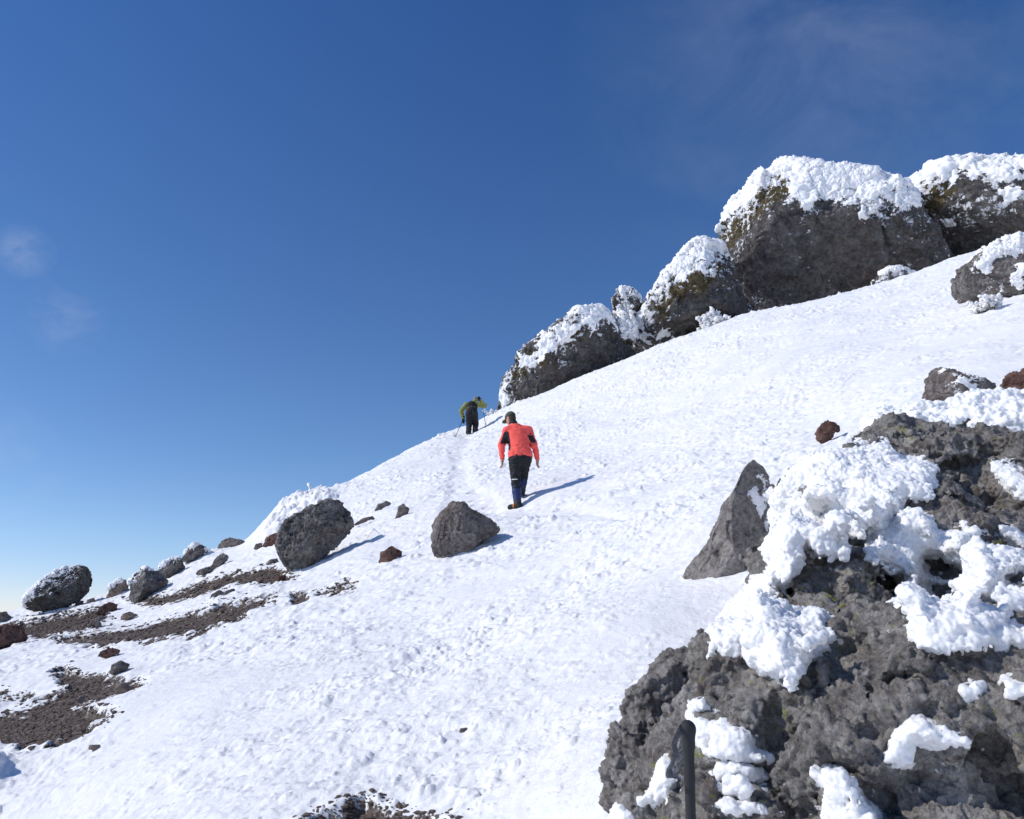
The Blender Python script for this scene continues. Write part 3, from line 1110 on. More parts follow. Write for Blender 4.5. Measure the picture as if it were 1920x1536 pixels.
small = [
    ("red brown stone on open snow left of the grey brown boulder", [(709, 1055), (714, 1036), (735, 1024), (753, 1034), (752, 1045), (730, 1057)], M_RED, 1.1),
    ("upright brown stone on snow between the two big mid slope boulders", [(742, 972), (748, 950), (756, 944), (767, 955), (764, 964), (750, 974)], M_BROWN, 1.0),
    ("flat topped dark stone highest on snow above black pitted boulder", [(702, 958), (708, 946), (725, 940), (736, 944), (722, 955), (710, 961)], M_BROWN, 1.0),
    ("long flat dark slab touching right side of black pitted boulder", [(662, 984), (680, 972), (705, 966), (712, 968), (690, 976), (668, 986)], M_BROWN, 1.0),
    ("rusty stone in rime at left shoulder of black pitted boulder", [(492, 1024), (500, 1006), (520, 998), (530, 1008), (515, 1022)], M_RED, 1.0),
    ("small grey stone below the rusty one on skyline hump", [(474, 1030), (480, 1020), (492, 1018), (490, 1030)], M_BROWN, 1.0),
    ("grey flat stone on snow left of black pitted boulder's foot", [(497, 1058), (505, 1050), (520, 1047), (522, 1053), (508, 1060)], M_BROWN, 1.0),
    ("red flat stone at right end of upper scree band", [(512, 1088), (520, 1080), (538, 1079), (536, 1087), (520, 1091)], M_RED, 1.0),
    ("dark slab on skyline left of the rime hump", [(404, 1028), (416, 1014), (432, 1008), (458, 1014), (470, 1022), (468, 1028), (430, 1030)], M_BROWN, 1.0),
    ("brown knob of rock on snow under the skyline slab", [(396, 1062), (405, 1045), (418, 1037), (429, 1044), (426, 1052), (408, 1064)], M_BROWN, 1.0),
    ("long low brown rock trailing left from the brown knob", [(363, 1076), (375, 1068), (400, 1060), (408, 1064), (395, 1072), (370, 1079)], M_BROWN, 1.0),
    ("dark grey stone on snow between the two scree bands", [(393, 1126), (396, 1115), (412, 1106), (422, 1110), (410, 1120), (400, 1128)], M_BOULDER, 1.0),
    ("smaller dark stone beside the grey one between scree bands", [(414, 1116), (424, 1108), (440, 1103), (441, 1111), (426, 1117)], M_BOULDER, 1.0),
    ("light tan flat stone lying in upper scree band", [(390, 1102), (398, 1096), (412, 1096), (408, 1103), (396, 1105)], M_TAN, 0.8),
    ("red brown stone below frosted boulder at top of scree", [(178, 1152), (188, 1138), (204, 1129), (220, 1134), (220, 1146), (200, 1154)], M_RED, 1.0),
    ("tan stone half buried in snow between lower scree patches", [(224, 1163), (230, 1151), (244, 1147), (259, 1154), (248, 1160)], M_TAN, 1.0),
    ("grey slanted slab on snow under the red brown stone", [(163, 1178), (170, 1164), (188, 1154), (205, 1157), (182, 1168), (170, 1180)], M_BROWN, 1.0),
    ("small brown stone right below the frosted leaning boulder", [(138, 1137), (146, 1126), (157, 1127), (154, 1136)], M_BROWN, 1.0),
    ("squat brown stone just right of frosted leaning boulder", [(159, 1138), (164, 1124), (176, 1121), (180, 1130), (174, 1137)], M_BROWN, 1.0),
    ("red brown boulder cut by left edge beside snow lumps", [(-40, 1205), (-30, 1180), (10, 1172), (42, 1176), (52, 1192), (48, 1202), (20, 1208), (-10, 1222)], M_RED, 1.0),
    ("dark stone at left edge on the skyline", [(-25, 1164), (-15, 1150), (12, 1147), (24, 1154), (20, 1162), (0, 1170)], M_BROWN, 1.0),
    ("rust red flat stone on snow above the left scree patch", [(182, 1232), (188, 1222), (205, 1214), (226, 1218), (222, 1226), (200, 1234)], M_RED, 1.0),
    ("grey stone with red edge at top of the left scree patch", [(202, 1262), (210, 1247), (226, 1238), (243, 1246), (238, 1255), (222, 1262)], M_BROWN, 1.0),
    ("tan broken stone at right end of left scree patch", [(212, 1296), (220, 1282), (236, 1280), (252, 1294), (244, 1304), (228, 1300)], M_TAN, 1.0),
    ("dark stone in the middle of left scree patch", [(143, 1314), (148, 1306), (160, 1304), (161, 1312), (152, 1318)], M_BOULDER, 1.0),
    ("lone grey square stone on snow under left scree patch", [(166, 1405), (167, 1397), (188, 1396), (190, 1401), (182, 1408)], M_TAN, 0.7),
    ("lone brown stone on bare snow near bottom middle", [(858, 1376), (864, 1366), (875, 1364), (878, 1370), (870, 1378)], M_BROWN, 1.2),
    ("tiny red stone on snow left of the rock spire", [(1272, 990), (1274, 985), (1280, 985), (1281, 990)], M_RED, 1.0),
    ("tiny dark stone on snow under scree tail, mid slope", [(894, 1002), (898, 998), (904, 999), (901, 1003)], M_BROWN, 1.0),
    ("tiny black stone on open snow above the lone brown stone", [(822, 1300), (825, 1296), (830, 1297), (829, 1301)], M_BOULDER, 1.0),
    ("tiny dark stone on snow above the rusty flat stone's patch", [(130, 1243), (133, 1238), (140, 1239), (138, 1244)], M_BOULDER, 1.0),
]
for k, (lab, ol, mt, rg_) in enumerate(small):
    rock("stone", lab, "stone", ol, mt, thick=0.85, sub=4, seed=100 + k * 3, cuts=5, rough=rg_, group=SM, embed=0.35)
# ---- boulders along the left skyline
SKB = "boulders along the left skyline"
rock("boulder", "frosted leaning boulder standing apart at far left of skyline", "boulder",
     [(36, 1146), (46, 1126), (62, 1106), (90, 1080), (125, 1064), (155, 1057), (170, 1068), (180, 1086), (168, 1110), (145, 1130), (110, 1142), (60, 1150)],
     M_FROSTY, thick=0.8, sub=6, seed=51, depth=20.5, cuts=6, embed=0.05, group=SKB, rough=0.8,
     rime=dict(polys=[[(30, 1150), (36, 1115), (80, 1068), (145, 1050), (150, 1060), (120, 1070), (84, 1088), (54, 1118), (44, 1145)]], t=0.055, s=0.12, e=0.14))
rock("boulder", "round dark boulder with snow on its left shoulder", "boulder",
     [(240, 1122), (242, 1090), (252, 1070), (275, 1064), (300, 1072), (313, 1090), (312, 1104), (285, 1118), (255, 1126)], M_BOULDER, thick=0.85, sub=5, seed=52, group=SKB, cuts=5,
     rime=dict(polys=[[(232, 1105), (240, 1065), (275, 1056), (285, 1066), (256, 1074), (248, 1095)]], t=0.09, s=0.16, e=0.12))
rock("boulder", "pale brown stone half buried left of the round dark boulder", "boulder",
     [(202, 1120), (206, 1102), (222, 1088), (240, 1086), (243, 1108), (225, 1120)], M_TAN, thick=0.8, sub=5, seed=53, group=SKB, cuts=5,
     rime=dict(polys=[[(196, 1115), (205, 1090), (230, 1080), (232, 1090), (212, 1104)]], t=0.08, s=0.15, e=0.12))
rock("boulder", "dark boulder behind and above the round one", "boulder",
     [(294, 1080), (300, 1060), (318, 1047), (338, 1046), (347, 1062), (344, 1072), (320, 1085)], M_BOULDER, thick=0.85, sub=5, seed=54, group=SKB, cuts=6,
     rime=dict(polys=[[(288, 1068), (300, 1048), (330, 1038), (335, 1046), (312, 1056)]], t=0.05, s=0.12, e=0.1))
rock("boulder", "dark peaked boulder highest in the left skyline row", "boulder",
     [(340, 1050), (350, 1032), (368, 1017), (380, 1022), (396, 1038), (392, 1046), (365, 1053)], M_BOULDER, thick=0.85, sub=5, seed=55, group=SKB, cuts=6,
     rime=dict(polys=[[(336, 1045), (348, 1025), (368, 1012), (376, 1018), (358, 1032)], [(384, 1026), (392, 1030), (396, 1040), (388, 1034)]], t=0.05, s=0.12, e=0.1))
print("rocks", round(time.time() - T00, 1))

# ------------------------------------------------------------------ pitted outcrop in the right foreground
def img_axes(C):
    f = C / np.linalg.norm(C)
    r = np.cross(f, [0, 0, 1])
    r /= np.linalg.norm(r)
    return r, np.cross(r, f), f


OUT = [  # pixel centre, metres ahead, half sizes in pixels, half depth in metres
    (1272, 1480, 2.75, 108, 112, .36), (1228, 1400, 2.86, 62, 66, .26), (1318, 1338, 2.98, 112, 84, .40), (1425, 1275, 3.05, 90, 68, .40),
    (1450, 1405, 2.66, 172, 172, .46), (1650, 1400, 2.48, 215, 215, .5), (1850, 1450, 2.4, 220, 230, .55), (1552, 1132, 3.12, 92, 108, .36),
    (1602, 1046, 3.2, 62, 46, .26), (1620, 1235, 2.88, 150, 112, .45), (1800, 1262, 2.7, 165, 100, .46), (1960, 1230, 2.65, 150, 170, .5),
    (1780, 1070, 3.35, 165, 125, .46), (1745, 868, 3.95, 140, 76, .55), (1900, 930, 3.8, 150, 120, .55), (1575, 935, 3.85, 108, 76, .42),
    (1490, 1125, 3.42, 72, 100, .36), (1452, 1190, 3.25, 76, 62, .3), (1705, 1000, 3.5, 140, 95, .46), (1880, 872, 4.1, 190, 62, .5),
    (1660, 845, 4.0, 60, 40, .3), (1500, 1560, 2.6, 230, 120, .45), (1760, 1600, 2.3, 300, 130, .45), (2040, 1450, 2.5, 160, 300, .6),
    (2010, 1000, 3.6, 160, 200, .6), (1350, 1420, 2.75, 90, 110, .3), (1560, 1290, 2.75, 60, 45, .2), (1710, 1250, 2.58, 70, 40, .22),
    (1400, 1330, 2.78, 60, 50, .2), (1880, 1330, 2.32, 70, 60, .22), (1600, 1180, 2.95, 60, 50, .2), (1810, 930, 3.62, 80, 50, .25)]
FO = Field((0.2, 1.75, -1.15), (3.3, 5.2, 1.5), 0.0135)
for (a, b, d, rx, ry, rd) in OUT:
    C = at(a, b, d)
    m = d * 1.02 / FPX
    FO.ellipsoid(C, (rx * m, ry * m, rd), img_axes(C), k=0.07)


def carve(px, py, rpx, deep=0.35, flat=1.0):
    """hollow out a cavity where a sight line meets the rock"""
    dd_ = np.linspace(2.0, 5.0, 900)
    rr_ = ray(px, py)
    Pp = rr_[None] * (dd_ / rr_[1])[:, None]
    ii = np.clip(((Pp - FO.lo) / FO.h).round().astype(int), 0, FO.n - 1)
    hitk = np.nonzero(FO.D[ii[:, 0], ii[:, 1], ii[:, 2]] < 0)[0]
    if not len(hitk):
        return
    C_ = Pp[hitk[0]]
    ra = rpx * C_[1] * 1.02 / FPX
    C_ = C_ - C_ / np.linalg.norm(C_) * ra * (0.35 - deep)
    r_, u_, f_ = img_axes(C_)
    sl_, X_ = FO.box(C_ - ra * 2.2, C_ + ra * 2.2)
    if sl_ is None:
        return
    q_ = [X_[k] - C_[k] for k in range(3)]
    e_ = lambda a_: q_[0] * a_[0] + q_[1] * a_[1] + q_[2] * a_[2]
    ds_ = np.sqrt(e_(r_) ** 2 + (e_(u_) / flat) ** 2 + (e_(f_) / 1.3) ** 2) - ra
    k_ = 0.03
    a_, b_ = FO.D[sl_], -ds_
    hh_ = np.clip(0.5 - 0.5 * (a_ - b_) / k_, 0, 1)
    FO.D[sl_] = (a_ * (1 - hh_) + b_ * hh_ + k_ * hh_ * (1 - hh_)).astype(f32)


DS = FO.D.copy()
for cv in [(1545, 1300, 30, .5, .8), (1768, 1062, 34, .4, .6), (1690, 1120, 30, .4, 1.2), (1608, 1015, 26, .4, .6), (1700, 1170, 26, .3, 1.0), (1510, 1075, 26, .3, .8),
           (1775, 935, 34, .3, .7), (1650, 1085, 24, .4, 1.0), (1815, 1285, 24, .5, .8), (1690, 1270, 36, .2, .5), (1365, 1250, 34, .2, 1.3), (1460, 1330, 30, .2, 1.2),
           (1170, 1420, 26, .3, 1.2), (1600, 1200, 22, .4, .7), (1890, 1290, 22, .5, .8), (1500, 1390, 30, .2, .7), (1620, 1380, 24, .3, .6), (1740, 1460, 40, .2, .5),
           (1430, 1500, 34, .3, .6), (1210, 1520, 30, .3, .7), (1850, 1400, 34, .2, .6), (1680, 820, 20, .1, .4), (1800, 870, 30, .1, .4), (1860, 960, 30, .2, .6),
           (1580, 1100, 30, .2, .8), (1560, 1440, 40, .15, .5), (1330, 1400, 26, .2, .8), (1740, 1330, 30, .2, .6), (1900, 1480, 40, .2, .6), (1650, 1500, 40, .2, .6)]:
    carve(*cv)
idx, P = FO.band(0.16)
Pf = P + 0.05 * np.stack([perlin3(P * 4, 222), perlin3(P * 4 + 7, 222), perlin3(P * 4 + 15, 223)], 1)
nz = 0.018 + 0.105 * facets3(Pf * 3.2, 206, 1.0, 0.25) + 0.022 * facets3(Pf * 8.0, 207, 1.0, 0.3)
nz += 0.055 * fbm3(P * 1.9, 3, 0.5, seed=200) + 0.05 * (fbm3(P * 3.2 * np.array([0.8, 1, 1.25]), 5, 0.55, seed=210, ridged=True) - 0.55)
k_ = perlin3(P * 1.7, 205)
Pw = P + 0.05 * np.stack([perlin3(P * 5, 220), perlin3(P * 5 + 7, 220), perlin3(P * 5 + 15, 221)], 1)
w1 = worley3(Pw / 0.21, 230, 0.95, 0.5) * 0.21
w2 = worley3(Pw / 0.10, 231, 0.95, 0.5) * 0.10
d = FO.D[idx] + nz
d = d + (0.10 * np.clip(1 - w1 / 0.085, 0, 1) ** 0.7 + 0.05 * np.clip(1 - w2 / 0.042, 0, 1) ** 0.7) * np.clip(0.6 + 1.6 * k_, 0, 1.3)
FO.D[idx] = d.astype(f32)
V, F = FO.build()


def subdiv(V, F):
    n = len(V)
    E = np.sort(np.concatenate([F[:, [k, (k + 1) % 4]] for k in range(4)]), 1)
    key = E[:, 0].astype(np.int64) * 100000000 + E[:, 1]
    u, inv = np.unique(key, return_inverse=True)
    a, b = u // 100000000, u % 100000000
    M = (V[a] + V[b]) / 2
    Cc = V[F].mean(1)
    nf = len(F)
    m = [inv[k * nf:(k + 1) * nf] + n for k in range(4)]
    c = np.arange(nf) + n + len(u)
    Q = [np.stack([F[:, k], m[k], c, m[(k - 1) % 4]], 1) for k in range(4)]
    return np.concatenate([V, M, Cc]).astype(f32), np.concatenate(Q)


RIMES = [  # patches, thickness, lump size, edge
    ([[(1452, 990), (1453, 930), (1486, 882), (1560, 852), (1655, 834), (1684, 862), (1722, 872), (1741, 892), (1734, 926), (1694, 936), (1684, 952), (1655, 992),
       (1630, 1002), (1585, 996), (1574, 1012), (1572, 1030), (1556, 1036), (1512, 1022), (1502, 1048), (1484, 1074), (1462, 1092), (1452, 1120), (1470, 1146),
       (1512, 1172), (1530, 1158), (1556, 1192), (1520, 1222), (1500, 1234), (1478, 1268), (1440, 1245), (1420, 1218), (1345, 1208), (1345, 1165), (1395, 1110), (1445, 1070)]],
     0.115, 0.15, 0.075),
    ([[(1636, 1040), (1640, 1000), (1690, 962), (1740, 966), (1768, 1012), (1830, 992), (1862, 1032), (1930, 1062), (2000, 1060), (2000, 1190), (1925, 1202), (1880, 1194),
       (1830, 1202), (1770, 1212), (1722, 1196), (1702, 1150), (1694, 1110), (1698, 1082), (1660, 1062)]], 0.115, 0.15, 0.065),
    ([[(1862, 872), (1900, 874), (1925, 900), (2000, 900), (2000, 965), (1920, 934), (1884, 916)], [(1880, 992), (1920, 1000), (2000, 1010), (2000, 1040), (1905, 1026)]], 0.05, 0.07, 0.05),
    ([[(1292, 1342), (1350, 1352), (1402, 1378), (1412, 1408), (1444, 1426), (1385, 1424), (1336, 1416), (1306, 1392)], [(1204, 1500), (1238, 1450), (1246, 1422), (1264, 1462), (1234, 1506)],
      [(1352, 1436), (1420, 1443), (1444, 1462), (1404, 1492), (1366, 1492), (1340, 1462)], [(1524, 1440), (1582, 1443), (1612, 1490), (1645, 1525), (1640, 1580), (1560, 1580), (1548, 1480)],
      [(1672, 1388), (1720, 1343), (1762, 1370), (1818, 1390), (1762, 1396), (1722, 1392), (1704, 1432), (1666, 1424)], [(1294, 1322), (1322, 1316), (1324, 1332), (1298, 1334)],
      [(1154, 1510), (1188, 1520), (1196, 1570), (1140, 1570)], [(1806, 1282), (1838, 1282), (1838, 1308), (1808, 1308)], [(1880, 1272), (1930, 1284), (1930, 1304), (1888, 1304)],
      [(1340, 1500), (1420, 1510), (1430, 1522), (1345, 1518)]], 0.042, 0.04, 0.024),
]

# keep only what stands out of the snow
g0 = ground_base(V[:, 0], V[:, 1])
kf = (V[:, 2] > g0 - 0.35)[F].all(1) & (project(V)[1] < 1700)[F].all(1)
F = F[kf]
us, inv = np.unique(F, return_inverse=True)
V, F = V[us], inv.reshape(F.shape)
px, py = project(V)
sdm = polys_sd(px, py, [p_ for R_ in RIMES for p_ in R_[0]]) / (FPX / np.maximum(V @ FW, 0.1))
V4, F = subdiv(np.concatenate([V, np.exp(np.minimum(sdm, 0) / 0.06)[:, None]], 1), F)
V, FROST = V4[:, :3], V4[:, 3]
V = smooth_vals(F, V, len(V), 1)
Nn = vnormals(V, F)
Vf = V + 0.012 * np.stack([perlin3(V * 18, 246), perlin3(V * 18 + 7, 246), perlin3(V * 18 + 15, 247)], 1)
dp = 0.013 * facets3(Vf * 15, 248, 1.0, 0.3) + 0.005 * facets3(Vf * 36, 252, 1.0, 0.4)
dp += 0.009 * fbm3(V * 9, 4, 0.6, seed=240) + 0.012 * (fbm3(V * 20, 4, 0.65, seed=245, ridged=True) - 0.5) + 0.008 * fbm3(V * 55, 2, 0.6, seed=249)
w3 = worley3(Vf / 0.052, 250, 0.95, 0.6)
dp -= 0.030 * np.clip(1 - w3 / 0.45, 0, 1) ** 0.7 * np.clip(0.7 + 1.2 * perlin3(V * 5, 253), 0, 1.3)
w4 = worley3(V / 0.11, 251, 0.95, 1.0)
dp += 0.004 * np.clip(0.6 - w4, -0.3, 0.6)
V = V + Nn * dp[:, None]
oloc = at(1600, 1400, 2.9)
oloc[2] = V[:, 2].min()
outcrop = mesh_obj("lava_outcrop", V, F, M_NEAR, loc=oloc, attrs={"frost": FROST})
tag(outcrop, "huge pitted grey lava outcrop plastered with rime in right foreground", "rock outcrop")
print("outcrop", len(V), round(time.time() - T00, 1))

HOLES = [[(1735, 1050), (1760, 1045), (1800, 1062), (1815, 1085), (1770, 1090), (1740, 1075)], [(1740, 1098), (1775, 1092), (1800, 1110), (1760, 1125)], [(1536, 962), (1548, 960), (1546, 978)],
         [(1880, 1085), (1925, 1060), (1925, 1100), (1890, 1105)], [(1840, 1130), (1875, 1128), (1870, 1142)], [(1895, 1160), (1925, 1140), (1925, 1180)]]
PATCHES = RIMES[:2] + [([p_], t_, s_, e_) for ps_, t_, s_, e_ in RIMES[2:] for p_ in ps_]


def biggest(V, F, share=0.04):
    """drop crumbs: keep the connected pieces that matter"""
    lab = np.arange(len(V))
    E = np.concatenate([F[:, [k, (k + 1) % 4]] for k in range(4)])
    for _ in range(400):
        m_ = np.minimum(lab[E[:, 0]], lab[E[:, 1]])
        new = lab.copy()
        np.minimum.at(new, E[:, 0], m_)
        np.minimum.at(new, E[:, 1], m_)
        new = new[new]
        if (new == lab).all():
            break
        lab = new
    cnt = np.bincount(lab, minlength=len(V))
    ok = cnt[lab] >= cnt.max() * share
    F = F[ok[F[:, 0]]]
    us_, inv_ = np.unique(F, return_inverse=True)
    return V[us_], inv_.reshape(F.shape)


gx = [(np.arange(FO.n[k]) * FO.h + FO.lo[k]).astype(f32) for k in range(3)]
cand = np.nonzero((FO.D < 0.22) & (FO.D > -0.08))
CP = np.stack([gx[k][cand[k]] for k in range(3)], 1)
cpx, cpy = project(CP)
_bx, _by = ((cpx + 400) // 8).astype(int), ((cpy + 400) // 8).astype(int)
_key = _bx * 2000 + _by
_dep = np.linalg.norm(CP, axis=1)
_solid = FO.D[cand] < 0.0
_first = np.full(_key.max() + 1, 1e9)
np.minimum.at(_first, _key[_solid], _dep[_solid])
_fr = _dep < np.where(_first[_key] > 1e8, 0, _first[_key]) + 0.30
_fr |= _first[_key] > 1e8
cand = tuple(c_[_fr] for c_ in cand)
CP, cpx, cpy = CP[_fr], cpx[_fr], cpy[_fr]
for n_, (polys, tmax, size, edge) in enumerate(PATCHES):
    allp = np.concatenate([np.array(p) for p in polys])
    near = (cpx > allp[:, 0].min() - 45) & (cpx < allp[:, 0].max() + 45) & (cpy > allp[:, 1].min() - 45) & (cpy < allp[:, 1].max() + 45)
    near &= FO.D[cand] < tmax * 1.6 + 0.03
    # only the front skin of the rock carries the patch
    I_ = np.stack([c_[near] for c_ in cand], 1)
    if len(I_) < 50:
        continue
    P, px, py = CP[near], cpx[near], cpy[near]
    i0 = np.maximum(I_.min(0) - 2, 0)
    i1 = np.minimum(I_.max(0) + 3, FO.n)
    FR = Field(FO.lo + i0 * FO.h, FO.lo + (i1 - 1) * FO.h, FO.h)
    G = np.full(i1 - i0, 1.0, f32)
    s = polys_sd(px, py, polys) * (P @ FW) / FPX
    s = s + (0.02 if n_ < 2 else 0.010) + edge * (0.6 if n_ < 2 else 0.4) * fbm3(P / (edge * 1.6), 4, 0.65, seed=300 + n_)
    s = np.minimum(s, -polys_sd(px, py, HOLES) * (P @ FW) / FPX + 0.01 * perlin3(P * 30, 305))
    m = np.clip(s / edge, -1, 1)
    env = np.where(m > 0, np.sqrt(np.abs(m)), 1.4 * m)
    Pw = P + 0.3 * size * np.stack([perlin3(P / size, 310), perlin3(P / size + 5, 311), perlin3(P / size + 11, 312)], 1)
    Lm = lumps(Pw, size, 320 + 4 * n_)
    big = np.clip(0.95 + 0.8 * perlin3(P / 0.17, 330), 0.55, 1.6)
    t = np.where(m > 0, tmax * env * (0.5 + 0.7 * Lm) * big, tmax * m * 1.4)
    bl_ = (0.6 if n_ < 2 else 0.1) * sstep(0.0, 0.8, m)
    fd, fs = FO.D[tuple(I_.T)], DS[tuple(I_.T)]
    G[tuple((I_ - i0).T)] = (1 - bl_) * fd + bl_ * fs - t
    # everything deep inside the rock stays solid where it is under the patch
    sub = FO.D[i0[0]:i1[0], i0[1]:i1[1], i0[2]:i1[2]]
    FR.D = G
    V, F = FR.build()
    if len(F) < 30:
        continue
    V, F = biggest(V, F, 0.06 if n_ < 2 else 0.99)
    for _ in range(2):
        V, F = subdiv(V, F)
    V = smooth_vals(F, V, len(V), 2)
    Nn = smooth_vals(F, vnormals(V, F), len(V), 6)
    Nn /= np.linalg.norm(Nn, axis=1)[:, None] + 1e-9
    Vw = V + 0.010 * np.stack([perlin3(V * 30, 345), perlin3(V * 30 + 5, 345), perlin3(V * 30 + 9, 346)], 1)
    a_ = 1 - np.clip(worley3(Vw / 0.036, 340, 0.95), 0, 1)
    b_ = 1 - np.clip(worley3(Vw / 0.016, 341, 0.95), 0, 1)
    k_ = np.clip(0.9 + 0.6 * perlin3(V * 7, 342), 0.5, 1.3)
    q_ = (0.024 * (a_ - 0.42) + 0.016 * (b_ - 0.4)) * k_ * (0.72 if n_ < 2 else 0.4) + 0.005 * fbm3(V * 45, 3, 0.6, seed=343)
    V = V + Nn * q_[:, None]
    mesh_obj("rime", V, F, M_RIME_FINE, parent=outcrop, loc=oloc)
print("rime", round(time.time() - T00, 1))

# bank of rime heaped on the crest behind the outcrop
FB = Field((1.3, 3.6, 0.2), (4.6, 8.2, 2.8), 0.026)
for (a, b, d, rx, ry, rd) in [(1760, 808, 5.2, 90, 38, .5), (1840, 800, 5.4, 90, 48, .55), (1930, 798, 5.4, 110, 54, .6), (1720, 815, 5.6, 60, 32, .4), (1990, 810, 5.2, 120, 60, .6),
                              (1880, 800, 4.9, 100, 36, .4), (1810, 840, 5.4, 170, 60, .6), (1960, 850, 5.2, 170, 80, .6), (1690, 800, 5.9, 55, 22, .35)]:
    C = at(a, b, d)
    m = d * 1.02 / FPX
    FB.ellipsoid(C, (rx * m, ry * m, rd), img_axes(C), k=0.12)
idx, P = FB.band(0.2)
Pw = P + 0.06 * np.stack([perlin3(P * 5, 410), perlin3(P * 5 + 5, 411), perlin3(P * 5 + 11, 412)], 1)
FB.D[idx] = FB.D[idx] - 0.10 * (lumps(Pw, 0.17, 420) - 0.4) - 0.09 * fbm3(P * 2.2, 3, 0.5, seed=430)
V, F = FB.build()
kf = (V[:, 2] > ground_base(V[:, 0], V[:, 1]) - 0.12)[F].all(1)
us, inv = np.unique(F[kf], return_inverse=True)
V, F = V[us], inv.reshape(-1, 4)
V, F = subdiv(V, F)
V, F = subdiv(V, F)
V = smooth_vals(F, V, len(V), 2)
Nn = smooth_vals(F, vnormals(V, F), len(V), 5)
Nn /= np.linalg.norm(Nn, axis=1)[:, None] + 1e-9
Vw = V + 0.014 * np.stack([perlin3(V * 22, 445), perlin3(V * 22 + 5, 445), perlin3(V * 22 + 9, 446)], 1)
V = V + Nn * (0.042 * (0.5 - np.clip(worley3(Vw / 0.065, 440, 0.95), 0, 1)) + 0.026 * (0.5 - np.clip(worley3(Vw / 0.03, 441, 0.95), 0, 1)))[:, None]
bl = at(1850, 800, 5.2)
bl[2] = V[:, 2].min()
bank = mesh_obj("rime_bank", V, F, M_RIME_FINE, loc=bl)
tag(bank, "lumpy white rime bank heaped behind the top of the pitted outcrop", "snow bank")


# ------------------------------------------------------------------ tubes and frosted plants
def tube(path, radii, n=8):
    path = np.asarray(path, float)
    radii = np.broadcast_to(np.asarray(radii, float), (len(path),))
    V, F = [], []
    for k in range(len(path)):
        t = path[min(k + 1, len(path) - 1)] - path[max(k - 1, 0)]
        t /= np.linalg.norm(t) + 1e-9
        a = np.cross(t, [0.31, 0.9, 0.2] if abs(t[1]) < 0.8 else [1, 0, 0.1])
        a /= np.linalg.norm(a)
        b = np.cross(t, a)
        for q in range(n):
            w_ = 2 * math.pi * q / n
            V.append(path[k] + radii[k] * (math.cos(w_) * a + math.sin(w_) * b))
    for k in range(len(path) - 1):
        for q in range(n):
            F.append((k * n + q, k * n + (q + 1) % n, (k + 1) * n + (q + 1) % n, (k + 1) * n + q))
    for e, base in ((0, 0), (1, (len(path) - 1) * n)):
        c = len(V)
        V.append(path[0] if e == 0 else path[-1])
        for q in range(n):
            x, y = base + q, base + (q + 1) % n
            F.append((c, y, x, x) if e == 0 else (c, x, y, y))
    return np.array(V), np.array(F)


def join(parts):
    V, F, n = [], [], 0
    for v, f in parts:
        V.append(v)
        F.append(f + n)
        n += len(v)
    return np.concatenate(V), np.concatenate(F)


M_TWIG = mat_plain("bare_twig", (0.09, 0.065, 0.045), 0.9, 0.4, 20)


def shrub(label, px, py, d, w_px, h_px, seed, frost=1.0, n=46, group=None, name="frosted_shrub", cat="shrub", lean=(-0.25, -0.1, 1)):
    rg = np.random.default_rng(seed)
    d = d or hit(px, py) or 36.0
    m = d * 1.03 / FPX
    c = at(px, py, d)
    W, H = w_px * m * 0.5, h_px * m
    tw, fr = [], []
    for k in range(n):
        dr = np.array([rg.normal(0, 0.75), rg.normal(0, 0.75), rg.uniform(0.35, 1.1)]) + np.array(lean) * 0.3
        dr /= np.linalg.norm(dr)
        b = c + np.array([rg.normal(0, 0.3) * W, rg.normal(0, 0.3) * W, -0.06 * H])
        L_ = rg.uniform(0.55, 1.05)
        tip = b + dr * np.array([W, W, H * 1.1]) * L_
        mid = (b + tip) / 2 + rg.normal(0, 0.06, 3) * W
        rd = 0.012 * (W + H) * rg.uniform(0.7, 1.2)
        tw.append(tube([b, mid, tip], [rd, rd * 0.7, rd * 0.3], 5))
        if rg.random() < frost:
            cnt = 5
            for q in range(cnt):
                t = rg.uniform(0.3, 1.05)
                p = (b * (1 - t) ** 2 + 2 * mid * t * (1 - t) + tip * t * t) if t < 1 else tip
                iv_, jf_ = ico(1)
                s_ = (W + H) * rg.uniform(0.03, 0.085)
                v = iv_ * (1 + 0.35 * rg.normal(size=(len(iv_), 1))) * s_ * np.array([1.0, 1.0, 0.8]) + p
                fr.append((v, jf_))
    v, f = join(tw)
    o = mesh_obj(name, v, f, M_TWIG, loc=c)
    tag(o, label, cat, group)
    if fr:
        v, f = join(fr)
        mesh_obj("frost", v, f, M_RIME, parent=o, loc=c)
    return o


FS = "frosted shrubs at foot of cliff"
shrub("bushy white frosted shrub at foot of the sloping cliff boulder", 1338, 622, 36.4, 52, 44, 1, 1.0, 60, FS)
shrub("white frosted shrub filling gap beside the small frosted knob", 1178, 640, 37.0, 44, 66, 2, 1.0, 60, FS)
shrub("frosted twigs reaching right between lowest two cliff boulders", 1172, 596, 38.0, 34, 30, 3, 1.0, 40, FS)
shrub("tiny frosted twigs on skyline between hiker's pole and cliff", 922, 780, 35.4, 26, 14, 4, 1.0, 26, FS)
shrub("low frosted brown shrub in snow beneath right edge boulder", 1850, 584, 17.0, 62, 32, 5, 1.0, 70, FS)
shrub("dark tuft of bare twigs poking from snow below cliff", 1702, 552, 30.0, 28, 14, 6, 0.0, 34, FS, name="bare_shrub")

